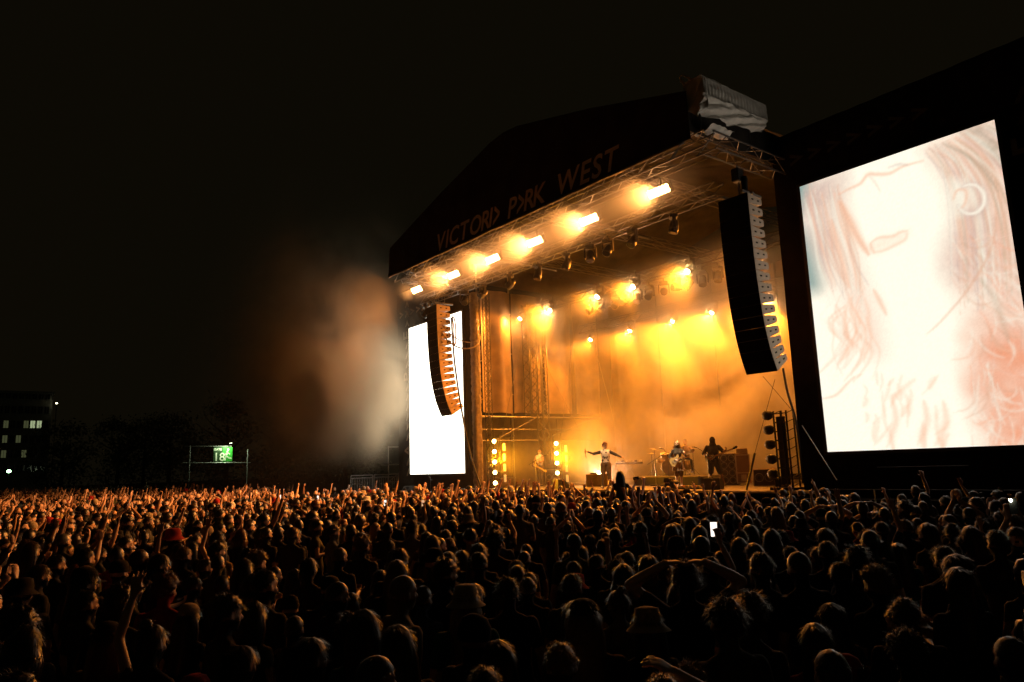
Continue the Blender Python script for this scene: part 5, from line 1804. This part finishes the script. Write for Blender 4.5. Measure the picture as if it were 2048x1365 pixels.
WTRIM = mat('white_trim', (0.7, 0.66, 0.58), 0.4, 0.2)
speaker_cab('tall bass cabinet with eight round speakers behind the bass player', -17.5, 24.2, R(25), 0.66, 0.45, 1.2, 4, 2, mat('cab_brown', (0.09, 0.06, 0.035), 0.7), None)
fc = thing('flight_case', 'upright flight case with white edges beside the tall bass cabinet', 'case', (-16.95, 24.3, DECKZ), R(35))
MB().bbox((0, 0, 0.6), (0.5, 0.5, 1.06), 0.01).build('body', mat('case_panel', (0.3, 0.2, 0.1), 0.6), fc)
for sx in (-1, 1):
    for sy in (-1, 1):
        MB().box((sx * 0.25, sy * 0.25, 0.6), (0.05, 0.05, 1.1)).build('edge', WTRIM, fc)
for z in (0.08, 0.45, 1.12):
    MB().box((0, -0.262, z), (0.445, 0.03, 0.04)).box((0.262, 0, z), (0.03, 0.445, 0.04)).build('edge', WTRIM, fc)
MB().box((0, -0.257, 0.26), (0.2, 0.02, 0.25)).build('rack_panel', WTRIM, fc)
MB().bbox((0.0, 0, 1.25), (0.42, 0.3, 0.24), 0.02).build('amp_head', mat('case_panel', (0.3, 0.2, 0.1)), fc)
speaker_cab('orange combo amplifier with white edges at the foot of the lamp tower', -15.4, 23.3, R(30), 0.75, 0.4, 0.6, 1, 2, mat('cab_orange', (0.5, 0.2, 0.03), 0.5), WTRIM)
speaker_cab('small amplifier behind the guitarist between the lamp columns', -28.4, 24.6, R(35), 0.7, 0.35, 0.75, 1, 2, mat('cab_brown', (0.09, 0.06, 0.035)), WTRIM, True)
bx = thing('equipment_box', 'tan wooden box with a paler door beside the singer', 'box', (-23.2, 22.7, DECKZ), R(30))
MB().bbox((0, 0, 0.27), (0.95, 0.6, 0.52), 0.01).build('body', mat('box_tan', (0.3, 0.2, 0.06), 0.7, var=0.2), bx)
MB().bbox((0.24, -0.308, 0.27), (0.4, 0.018, 0.44), 0.004).build('door', mat('box_tan2', (0.36, 0.26, 0.1), 0.7), bx)
MB().bbox((-0.2, 0, 0.555), (0.3, 0.12, 0.05), 0.01).build('pedal', BLACKP, bx)
kb = thing('keyboard_stand', 'keyboard table crowded with small gear left of the drums', 'keyboard', (-23.4, 24.9, DECKZ), R(35))
MB().bbox((0, 0, 0.94), (1.2, 0.4, 0.08), 0.01).build('keyboard', BLACKP, kb)
for k in range(28):
    MB().box((-0.56 + 0.0415 * k, -0.13, 0.985), (0.036, 0.12, 0.012)).build('key', WTRIM, kb)
for sx in (-1, 1):
    bar('leg', (sx * 0.5, -0.2, 0), (-sx * 0.2, 0.1, 0.9), 0.018, STEEL, kb)
for k in range(6):
    MB().bbox((-0.5 + 0.2 * k, 0.1, 1.03), (0.12, 0.12, 0.09), 0.01).build('effect_box', [STEEL, BLACKP, WTRIM][k % 3], kb)
def wedge(label, x, y, rz, z=DECKZ):
    t = thing('monitor_wedge', label, 'monitor speaker', (x, y, z), rz, 'floor monitors along the stage edge')
    MB().poly([(-0.3, -0.25, 0), (-0.3, 0.25, 0), (-0.3, 0.25, 0.14), (-0.3, 0.02, 0.38), (-0.3, -0.25, 0.38)], (0.6, 0, 0)).build('cabinet', BLACKP, t)
    n_ = Vector((0, 0.24, 0.23)).normalized()
    c = Vector((0, 0.135, 0.26))
    rot = Matrix.Rotation(math.atan2(0.24, -0.23) , 3, 'X')
    MB().cyl(c + n_ * 0.004, c + n_ * 0.012, 0.13, n=18).build('grille', GRILLE, t)
    return t
wedge('monitor speaker on the stage edge under the near mic stand', -15.6, 20.6, R(20))
wedge('monitor speaker on the stage edge in front of the bass player', -16.9, 22.1, R(10))
wedge('monitor speaker on the stage edge before the singer', -23.4, 20.7, R(-20))
pb = thing('pedal_board', 'flat pedal board with small silver pedals at the bass player feet', 'pedal board', (-16.9, 20.85, DECKZ), R(10))
MB().bbox((0, 0, 0.03), (1.1, 0.35, 0.05), 0.01).build('board', BLACKP, pb)
for k in range(7):
    MB().bbox((-0.45 + 0.15 * k, 0.02 * (k % 2), 0.085), (0.09, 0.13, 0.06), 0.01).build('pedal', [WTRIM, STEEL, mat('cab_orange', (0.5, 0.2, 0.03))][k % 3], pb)
tag(MB().box((-13.6, 22.4, DECKZ + 0.28), (1.5, 0.7, 0.05)).box((-14.2, 22.4, DECKZ + 0.13), (0.05, 0.6, 0.25)).box((-13.0, 22.4, DECKZ + 0.13), (0.05, 0.6, 0.25)).bbox((-13.5, 22.4, DECKZ + 0.38), (0.5, 0.4, 0.14), 0.01).build('low_table', BLACKP), 'low black equipment table under the lamp tower', 'table')

# added key spots on three players, placed by the unlit front truss lamps
for nm, src, dst, pw in (('added_key_beam', (-17.6, 18.45, 10.0), (-17.8, 21.5, 2.6), 8000), ('added_key_beam', (-19.8, 18.45, 10.0), (-21.3, 21.3, 2.6), 3500), ('added_key_beam', (-25.3, 18.45, 10.0), (-27.5, 23.0, 2.6), 2000)):
    d = Vector(dst) - Vector(src)
    spot(nm, src, d, pw, (1.0, 0.66, 0.34), R(10), 0.1, 0.4)
# ------------------------------------------------------------------ around the field
# woman sitting on shoulders, filming
WP = dict(arms=[A((-0.25, -0.02, 1.18), (-0.28, 0.1, 0.97), d=(0, 0.6, -0.8), n=(1, 0, 0), curl=0.5),
                A((0.30, 0.16, 1.27), (0.40, 0.34, 1.42), d=(0.3, 0.2, 0.9), n=(-0.6, -0.6, 0), curl=0.9)], head=(0.0, -0.1), fem=True, sw=0.165, arm_r=0.88, sleeve=0.05,
          legs=[dict(k=(-0.14, 0.34, 0.86), a=(-0.10, 0.30, 0.44)), dict(k=(0.14, 0.34, 0.86), a=(0.10, 0.30, 0.44))])
wom = add_person(one_off(WP), WP, (-13.62, 14.12, 0.72), facing(-13.6, 14.2, 0) + 0.15, 1.0, basic(SKINS[2], TOPM[0], BOTM[0]), (HMESH['long'], HAIRM[0]))
tag(wom, 'long-haired woman sitting on shoulders above the crowd, filming the stage', 'person', GRP)

PHG = mat('phone_glass', (0.02, 0.02, 0.02), 0.1, var=0)
def glow(name, c, s):
    return mat(name, c, 0.4, var=0.12, scale=30, emit=c, es=s)
PH_W = glow('phone_screen_white', (0.95, 0.85, 0.75), 1.6)
PH_O = glow('phone_screen_warm', (0.95, 0.55, 0.3), 0.8)
PB = MB().bbox((0, 0, 0), (0.076, 0.009, 0.155), 0.003).mesh('case'); PB.materials.append(PHG)
PS = MB().box((0, -0.0055, 0), (0.068, 0.002, 0.145)).mesh('display'); PS.materials.append(PH_W)
PI = MB().ell((0.008, -0.0075, -0.02), (0.02, 0.001, 0.045)).mesh('image_patch'); PI.materials.append(PH_O)
def phone(label, mw, screen_mat=None, land=False):
    t = thing('phone', label, 'phone', (0, 0, 0), 0, 'phones held up in the crowd')
    t.matrix_world = mw
    obj('case', PB, None, t)
    d = obj('display', PS, None, t)
    if screen_mat:
        d.material_slots[0].link = 'OBJECT'
        d.material_slots[0].material = screen_mat
    obj('lens_bump', MB().bbox((0.02, 0.0065, 0.055), (0.025, 0.004, 0.025), 0.001).mesh('lens_bump'), PHG, t)
    return t
for o, ps, lab, zn in PHONES[:14]:
    loc = (0.0, 0.40, 1.74) if ps == 6 else (0.11, 0.36, 2.0)
    rot = Matrix.Rotation(R(90), 4, 'Y') if ps == 6 else Matrix.Identity(4)
    M_ = o.matrix_basis @ Matrix.Translation(loc) @ rot
    who = lab.replace('person in ', '').split(',')[0]
    phone('phone held up by the person in ' + who + ' ' + zn, M_, random.choice([PH_O, PHG, PHG, PHG]))
hp = [o for o in col.objects if o.get('label', '').startswith('person filming with a bright phone')][0]
ph = phone('brightest phone held above the heads under the lamp tower', hp.matrix_basis @ Matrix.Translation((0.12, 0.36, 2.0)), PH_W)
wph = phone('dark phone held out by the woman on shoulders', wom.matrix_basis @ Matrix.Translation((0.43, 0.36, 1.56)) @ Matrix.Rotation(R(80), 4, 'Y'), PHG)
# phones held up farther back in the crowd
for (x, y, z, turn, lab, how) in PHONE_SPOTS:
    own = [o for o in col.objects if o.get('label', '') == 'person holding up the ' + lab][0]
    t = phone(lab, own.matrix_basis @ Matrix.Translation((0.11, 0.36, 2.0)), {'white': PH_W, 'warm': PH_O, 'torch': PHG}[how])
    if how == 'torch':
        obj('torch', MB().ell((0.02, 0.012, 0.055), (0.012, 0.006, 0.012)).mesh('torch'), mat('torch_light', (0.9, 0.9, 0.8), 0.3, var=0, emit=(1.0, 1.0, 0.7), es=260.0), t)

# camera operator's rain-covered camera in the pit
vc = thing('video_camera', 'rain-covered video camera on a tripod in the pit below the drummer', 'camera', (-15.85, 18.7, 0.0), R(20))
MB().bbox((0, 0, 1.86), (0.28, 0.5, 0.24), 0.05).ell((0.05, 0.05, 2.0), (0.22, 0.3, 0.09)).build('covered_body', BLACKP, vc, True)
MB().cyl((0, 0.2, 1.86), (-0.1, 0.55, 1.88), 0.07, 0.09, 12).build('lens', BLACKP, vc, True)
MB().bbox((-0.42, 0.02, 1.93), (0.5, 0.1, 0.05), 0.01).build('arm', BLACKP, vc)
for k in range(3):
    a = 2 * math.pi * k / 3
    bar('tripod_leg', (0, 0, 1.7), (0.45 * math.cos(a), 0.45 * math.sin(a), 0), 0.025, BLACKP, vc)
OPP = dict(arms=[PHONE_L, PHONE_R], head=(0, 0), sleeve=1.5)
op = add_person(PMESH[6], POSES[6][1], (-15.6, 18.25, 0.35), R(15), 1.02, basic(SKINS[2], TOPM[0], BOTM[0]), None, (HATMESH['cap'], HATM[0]))
tag(op, 'camera operator in a black cap behind the covered video camera', 'person')
tag(MB().bbox((-15.7, 18.3, 0.17), (1.4, 1.2, 0.34), 0.02).build('camera_platform', BLACKP), 'low black platform under the camera operator', 'platform')

# steel crowd barrier and its platform beyond the far wing
def barrier(label, y0, y1, dim):
    t = thing('steel_barrier', label, 'barrier', (-38.4, (y0 + y1) / 2, 1.25), 0, 'steel barriers beyond the far wing')
    h = (y1 - y0) / 2
    for z in (0.3, 1.05, 1.2):
        bar('rail', (0, -h, z), (0, h, z), 0.03, STEEL, t)
    for y in (-h, h):
        bar('post', (0, y, 0.1), (0, y, 1.2), 0.03, STEEL, t)
    n = 13
    for k in range(1, n):
        y = -h + 2 * h * k / n
        bar('upright', (0, y, 0.3), (0, y, 1.05), 0.015, STEEL, t)
    return t
barrier('steel barrier with close upright bars, lit end', 18.3, 19.65, 0)
barrier('steel barrier section nearer the far screen', 19.75, 21.3, 1)
MB_ = MB().bbox((-38.4, 19.8, 0.68), (0.9, 3.3, 1.36), 0.02).build('viewing_platform', mat('platform_board', (0.45, 0.36, 0.3), 0.7))
tag(MB_, 'pale low platform under the steel barriers', 'platform')
pf = thing('scaffold_tower', 'thin open scaffold frame standing behind the steel barriers', 'scaffold', (-39.2, 21.4, 0))
for (y, z0, z1) in ((-0.3, 0, 4.1), (1.2, 0, 4.1)):
    bar('post', (0, y, z0), (0, y, z1), 0.035, STEEL, pf)
for z in (2.0, 3.0, 4.05):
    bar('ledger', (0, -0.8 if z == 3.0 else -0.3, z), (0, 1.3, z), 0.03, STEEL, pf)
bar('brace', (0, 1.1, 3.0), (0, -0.3, 2.0), 0.02, STEEL, pf)
# box and boom stand in front of the far screen
wedge('pale monitor box standing before the far screen', -34.4, 19.7, R(200), 1.45)
tag(MB().box((-33.5, 19.9, 0.72), (5.2, 1.1, 1.44)).build('side_riser', DECKM), 'low black riser in front of the far screen', 'riser')
ms = thing('boom_stand', 'thin boom microphone stand silhouetted against the far screen', 'microphone stand', (-32.2, 19.7, 1.44), 0)
bar('pole', (0, 0, 0), (0, 0, 0.85), 0.015, BLACKP, ms)
bar('boom', (0.15, 0, 0.65), (-0.75, 0, 1.35), 0.012, BLACKP, ms)
bar('crosspiece', (-0.95, 0, 1.12), (-0.55, 0, 1.18), 0.016, BLACKP, ms)
for k in range(3):
    a = 2 * math.pi * k / 3
    bar('leg', (0, 0, 0.2), (0.25 * math.cos(a), 0.25 * math.sin(a), 0), 0.012, BLACKP, ms)
# amber flowers / cloth by the barrier
cl = MB().grid(lambda u, v: (-38.0 + 0.35 * v, 19.1 + 1.1 * u, 1.38 + 0.3 * math.sin(math.pi * u) * (1 - v) * (0.6 + 0.5 * noise.noise(Vector((u * 9, v * 4, 1)))) + 0.08 * noise.noise(Vector((u * 16, v * 8, 3)))), 40, 10)
tag(cl.build('crumpled_cloth', mat('amber_cloth', (0.5, 0.26, 0.03), 0.8, var=0.3)), 'crumpled amber cloth lying by the steel barrier', 'cloth')

# gate sign
gs = thing('gate_sign', 'scaffold frame with a green lit running-figure panel and gate number', 'sign', (-75.0, 21.5, 0))
for y in (-2.5, 3.0):
    bar('post', (0, y, 0), (0, y, 5.65 if y < 0 else 5.2), 0.06, STEEL, gs)
bar('crossbar', (0, -3.0, 5.58), (0, 1.4, 5.53), 0.045, STEEL, gs)
bar('crossbar', (0, -3.1, 4.0), (0, 3.3, 3.86), 0.055, STEEL, gs)
GREENP = mat('sign_green', (0.03, 0.32, 0.03), 0.5, var=0.1)
DGRN = mat('sign_dark_green', (0.012, 0.05, 0.012), 0.5, var=0.1)
WHT = mat('sign_white', (0.75, 0.8, 0.65), 0.5, var=0.05)
pn = MB().bbox((0, 1.02, 4.74), (0.06, 0.94, 1.42), 0.01).build('exit_panel', GREENP, gs)
fig = MB()
# running figure drawn on the panel: head, trunk, arms, legs (YZ plane, proud of the panel)
def limb(pts, w):
    for a, b in zip(pts[:-1], pts[1:]):
        a, b = Vector((0.034, a[0], a[1])), Vector((0.034, b[0], b[1]))
        d = (b - a).normalized()
        s = Vector((0, -d.z, d.y)) * w / 2
        e = d * w * 0.3
        fig.poly([a - s - e, a + s - e, b + s + e, b - s + e], (0.006, 0, 0))
limb([(1.0, 5.0), (0.92, 4.6)], 0.16)
limb([(0.92, 4.6), (0.82, 4.4), (0.78, 4.15)], 0.11)
limb([(0.95, 4.6), (1.12, 4.38), (1.38, 4.36)], 0.11)
limb([(1.0, 4.95), (1.22, 4.75)], 0.09)
limb([(0.98, 4.92), (0.78, 4.72), (0.66, 4.75)], 0.09)
fig.cyl((0.034, 1.08, 5.2), (0.042, 1.08, 5.2), 0.1, n=16)
fig.build('running_figure', WHT, pn)
p2 = MB().bbox((0, 0.1, 4.74), (0.05, 0.86, 1.42), 0.01).build('number_panel', DGRN, gs)
for body, y, z, s in (('18', -0.33, 4.12, 1.12), ('GATE', -0.3, 5.12, 0.3)):
    me = text_mesh(body, s, 'sign_text', 0.004, 0.01)
    me.materials.append(WHT)
    o = obj('sign_text', me, None, p2)
    o.matrix_local = Matrix(((0, 0, 1, 0.031), (1, 0, 0, y), (0, 1, 0, z), (0, 0, 0, 1)))
lm = MB().bbox((0.85, 1.05, 5.86), (0.2, 0.25, 0.12), 0.02).cyl((0.05, 1.05, 5.5), (0.8, 1.05, 5.84), 0.02).build('sign_lamp', DARK, gs)
MB().box((0.83, 1.05, 5.79), (0.14, 0.18, 0.006)).build('lamp_glass', mat('sign_lamp_glass', (0.9, 1, 0.8), 0.3, var=0, emit=(0.8, 1.0, 0.6), es=30.0), gs)
spot('sign_light', (0.8, 0.95, 5.75), (-0.7, -0.1, -0.9), 260, (0.8, 1.0, 0.6), R(165), 0.06, 0.5, gs)

# far building with a few lit windows, park lamps
bd = thing('far_building', 'distant dark block with a handful of lit windows', 'building', (-172.0, 12.0, 0))
WALLM = mat('far_wall', (0.3, 0.28, 0.24), 0.9, var=0.2, scale=0.5)
MB().box((0, 0, 9.6), (12, 9.0, 19.2)).build('wall', WALLM, bd)
MB().box((0, 0, 19.5), (12.6, 9.6, 0.5)).build('roof', WALLM, bd)
WLIT = mat('window_lit', (0.8, 0.85, 0.6), 0.4, var=0.4, scale=1.5, emit=(0.75, 0.9, 0.5), es=0.4)
WDIM = mat('window_dim', (0.6, 0.6, 0.4), 0.4, var=0.4, scale=1.5, emit=(0.6, 0.66, 0.3), es=0.07)
WOFF = mat('window_off', (0.02, 0.02, 0.025), 0.1, var=0)
lit = {(5, 3): 1, (6, 3): 1, (4, 3): 2, (1, 3): 2, (1, 2): 2, (3, 2): 2, (4, 1): 2, (1, 1): 2}
for r_ in range(6):
    for c in range(8):
        y, z = -3.7 + 1.05 * c, 5.2 + 2.75 * r_
        k = lit.get((c, r_))
        wd = MB().box((6.02, y, z), (0.06, 0.86, 1.5)).build('window', WALLM, bd)
        MB().box((6.06, y, z), (0.03, 0.74, 1.36)).build('pane', WLIT if k == 1 else WDIM if k == 2 else WOFF, wd)
        MB().box((6.085, y, z), (0.03, 0.05, 1.36)).build('mullion', WALLM, wd)
def park_lamp(label, x, y, h, c, es, r_):
    t = thing('park_lamp', label, 'street lamp', (x, y, 0), 0)
    bar('post', (0, 0, 0), (0, 0, h), 0.07, DARK, t)
    MB().cyl((0, 0, h), (0, 0, h + 0.1), 0.16, 0.1, 12).build('cap', DARK, t)
    MB().ell((0, 0, h - 0.12), (r_, r_, r_ * 0.8)).build('globe', mat('globe_' + label.split()[0], (0.9, 0.9, 0.8), 0.3, var=0, emit=c, es=es), t, True)
park_lamp('green glowing low park lamp at the edge of the field', -135.0, 8.45, 4.5, (0.45, 1.0, 0.45), 9.0, 0.3)
park_lamp('pale high street lamp beyond the far building', -165.0, 17.1, 17.6, (1.0, 0.95, 0.6), 5.0, 0.2)
park_lamp('faint small street lamp left of the gate sign', -140.0, 17.0, 4.2, (1.0, 0.95, 0.6), 2.0, 0.14)

# dark trees beyond the field
LEAF = mat('leaf_dark', (0.05, 0.065, 0.022), 0.7, var=0.35, scale=1.2)
BARK = mat('bark', (0.06, 0.045, 0.03), 0.9, var=0.3, scale=4)
def tree(label, x, y, h, w, seed):
    r = np.random.default_rng(seed)
    t = thing('tree', label, 'tree', (x, y, 0), 0, 'dark trees beyond the field')
    tm = MB().tube([(0, 0, 0), (0.1, 0, h * 0.25), (-0.1, 0.1, h * 0.5), (0, 0, h * 0.75)], [0.38, 0.3, 0.2, 0.07], 8)
    for k in range(6):
        a = k * 1.05
        tm.tube([(0, 0, h * (0.3 + 0.06 * k)), (w * 0.25 * math.cos(a), w * 0.25 * math.sin(a), h * (0.45 + 0.05 * k)), (w * 0.42 * math.cos(a), w * 0.42 * math.sin(a), h * (0.55 + 0.05 * k))], [0.13, 0.08, 0.03], 5)
    tm.build('trunk', BARK, t, True)
    n = 3400
    cl = []
    for k in range(24):
        a, zz = r.uniform(0, 6.28), r.uniform(0.12, 0.95)
        rad = w * 0.5 * math.sqrt(max(0.1, 1 - ((zz - 0.5) / 0.55) ** 2)) * r.uniform(0.3, 0.9)
        cl.append((rad * math.cos(a), rad * math.sin(a), h * zz))
    cl = np.array(cl)
    c = cl[r.integers(0, len(cl), n)] + r.normal(size=(n, 3)) * np.array([w * 0.11, w * 0.11, h * 0.055])
    d1 = r.normal(size=(n, 3)); d1 /= np.linalg.norm(d1, axis=1)[:, None]
    d2 = r.normal(size=(n, 3)); d2 /= np.linalg.norm(d2, axis=1)[:, None]
    s = r.uniform(0.14, 0.3, (n, 1))
    vs = np.stack([c - d1 * s, c + d2 * s * 0.6, c + d1 * s, c - d2 * s * 0.6], 1).reshape(-1, 3)
    m = bpy.data.meshes.new('crown')
    m.from_pydata(vs.tolist(), [], [(4 * i, 4 * i + 1, 4 * i + 2, 4 * i + 3) for i in range(n)])
    obj('crown', m, LEAF, t)
for k, (x, y, h, w, lab) in enumerate([(-150, 2.0, 15, 11, 'dark tree at the outer end of the far tree line'), (-128, 14.5, 11, 9, 'low dark tree before the far building'), (-140, 24.0, 13, 10, 'dark tree next to the far building'),
        (-120, 27.5, 12, 9, 'dark tree behind the gate number panel'), (-112, 33.5, 14, 11, 'tall dark tree behind the gate sign frame'), (-100, 38.0, 12, 10, 'dark tree between gate sign and drifting smoke'), (-92, 43.0, 13, 11, 'dark tree behind the drifting smoke'), (-165, 33.0, 17, 13, 'farthest tall dark tree of the tree line')]):
    tree(lab, x, y, h, w, 30 + k)

# rail along the near wing platform
nr = thing('wing_rail', 'thin rail along the platform below the near screen', 'rail', (-8.6, 19.4, 0))
bar('rail', (-2.6, 0, 1.78), (2.6, 0, 1.78), 0.012, DARK, nr)
bar('rail', (-1.0, 0.3, 2.35), (1.2, 0.3, 2.35), 0.009, DARK, nr)
for x in (-2.6, -1.0, 1.2, 2.6):
    bar('post', (x, 0, 0), (x, 0, 1.78), 0.02, STEEL, nr)
tag(MB().box((-8.4, 20.15, 0.75), (7.6, 1.0, 1.5)).build('wing_platform', BLACK_FAB), 'black covered platform below the near screen', 'platform')
# ------------------------------------------------------------------ smoke and haze
def volume_mat(name, color, aniso, base, blobs, nscale, lo, hi, detail=3.0, offset=(0, 0, 0), dist=0.4, gain=1.0, bg=0.0, step=0.3, smooth=()):
    m = bpy.data.materials.new(name)
    m.use_nodes = True
    nt = m.node_tree
    N, Lk = nt.nodes, nt.links
    N.clear()
    out = N.new('ShaderNodeOutputMaterial')
    pv = N.new('ShaderNodeVolumePrincipled')
    pv.inputs['Color'].default_value = tuple(color) + (1,)
    pv.inputs['Anisotropy'].default_value = aniso
    Lk.new(pv.outputs[0], out.inputs['Volume'])
    m.cycles.volume_step_rate = step
    if blobs is None:
        pv.inputs['Density'].default_value = base
        return m
    tc = N.new('ShaderNodeTexCoord')
    nz = N.new('ShaderNodeTexNoise')
    nz.inputs['Scale'].default_value = nscale
    nz.inputs['Detail'].default_value = detail
    nz.inputs['Roughness'].default_value = 0.55
    nz.inputs['Distortion'].default_value = dist
    ad = N.new('ShaderNodeVectorMath'); ad.operation = 'ADD'
    ad.inputs[1].default_value = offset
    Lk.new(tc.outputs['Object'], ad.inputs[0])
    Lk.new(ad.outputs[0], nz.inputs['Vector'])
    mr = N.new('ShaderNodeMapRange')
    mr.inputs['From Min'].default_value = lo
    mr.inputs['From Max'].default_value = hi
    mr.inputs['To Min'].default_value = bg
    mr.inputs['To Max'].default_value = 1.0
    Lk.new(nz.outputs['Fac'], mr.inputs['Value'])
    sums = []
    tot = None
    for bi, (c, r, w) in enumerate(list(blobs) + list(smooth)):
        if bi == len(blobs):
            sums.append(tot)
            tot = None
        s = N.new('ShaderNodeVectorMath'); s.operation = 'SUBTRACT'
        s.inputs[1].default_value = c
        Lk.new(tc.outputs['Object'], s.inputs[0])
        d = N.new('ShaderNodeVectorMath'); d.operation = 'DIVIDE'
        d.inputs[1].default_value = r
        Lk.new(s.outputs[0], d.inputs[0])
        ln = N.new('ShaderNodeVectorMath'); ln.operation = 'LENGTH'
        Lk.new(d.outputs[0], ln.inputs[0])
        f = N.new('ShaderNodeMapRange')
        f.interpolation_type = 'SMOOTHSTEP'
        f.inputs['From Min'].default_value = 1.0
        f.inputs['From Max'].default_value = 0.0
        f.inputs['To Min'].default_value = 0.0
        f.inputs['To Max'].default_value = w
        Lk.new(ln.outputs['Value'], f.inputs['Value'])
        if tot is None:
            tot = f.outputs[0]
        else:
            a = N.new('ShaderNodeMath'); a.operation = 'ADD'
            Lk.new(tot, a.inputs[0]); Lk.new(f.outputs[0], a.inputs[1])
            tot = a.outputs[0]
    sums.append(tot)
    mu = N.new('ShaderNodeMath'); mu.operation = 'MULTIPLY'
    Lk.new(sums[0], mu.inputs[0]); Lk.new(mr.outputs[0], mu.inputs[1])
    m2 = N.new('ShaderNodeMath'); m2.operation = 'MULTIPLY_ADD'
    m2.inputs[1].default_value = gain
    m2.inputs[2].default_value = base
    Lk.new(mu.outputs[0], m2.inputs[0])
    if smooth:
        m3 = N.new('ShaderNodeMath'); m3.operation = 'ADD'
        Lk.new(m2.outputs[0], m3.inputs[0]); Lk.new(sums[1], m3.inputs[1])
        m2 = m3
    Lk.new(m2.outputs[0], pv.inputs['Density'])
    return m

# smoke filling the stage (object space = world space: the box mesh carries world coordinates)
sm = MB().box((-20.75, 23.45, 6.6), (16.46, 15.2, 9.7)).build('stage_smoke', volume_mat('stage_smoke', (0.95, 0.93, 0.9), 0.4, 0.0015, [
    ((-18.0, 27.0, 4.6), (9.0, 3.6, 5.8), 1.15),
    ((-17.5, 25.2, 9.0), (8.5, 3.6, 3.4), 0.6),
    ((-25.0, 25.2, 3.0), (3.4, 3.0, 3.2), 0.5),
    ((-26.6, 23.8, 9.6), (3.4, 3.0, 2.4), 0.6)], 0.38, 0.43, 0.60, 4.5, (3, 5, 1), 0.7, 0.85, 0.10, 0.18, [
    ((-20.75, 16.9, 11.05), (14.0, 1.3, 1.2), 0.26), ((-21.0, 23.0, 10.1), (12.0, 1.5, 1.3), 0.15), ((-21.5, 26.7, 9.2), (11.0, 1.6, 1.5), 0.12), ((-27.8, 22.5, 2.8), (2.2, 3.4, 1.8), 0.07), ((-25.5, 24.5, 6.0), (4.5, 4.5, 6.0), 0.03)]))
sm['kind'] = 'stuff'
tag(sm, 'thick amber-lit smoke filling the stage', 'smoke')
pl = MB().box((-48.0, 16.0, 9.0), (36.0, 9.2, 17.0)).build('drifting_smoke', volume_mat('drifting_smoke', (0.97, 0.80, 0.6), 0.15, 0.0012, [
    ((-38.6, 18.5, 6.9), (8.4, 1.8, 4.8), 2.4),
    ((-42.0, 17.2, 8.2), (11.5, 2.6, 6.2), 1.2),
    ((-43.0, 16.8, 10.5), (19.0, 3.5, 8.5), 0.14)], 0.30, 0.40, 0.60, 5.0, (11, 2, 6), 0.9, 0.85, 0.14, 0.16, [((-35.9, 19.0, 7.0), (2.8, 1.5, 3.6), 0.2)]))
pl['kind'] = 'stuff'
tag(pl, 'smoke cloud drifting out beside the far screen', 'smoke')
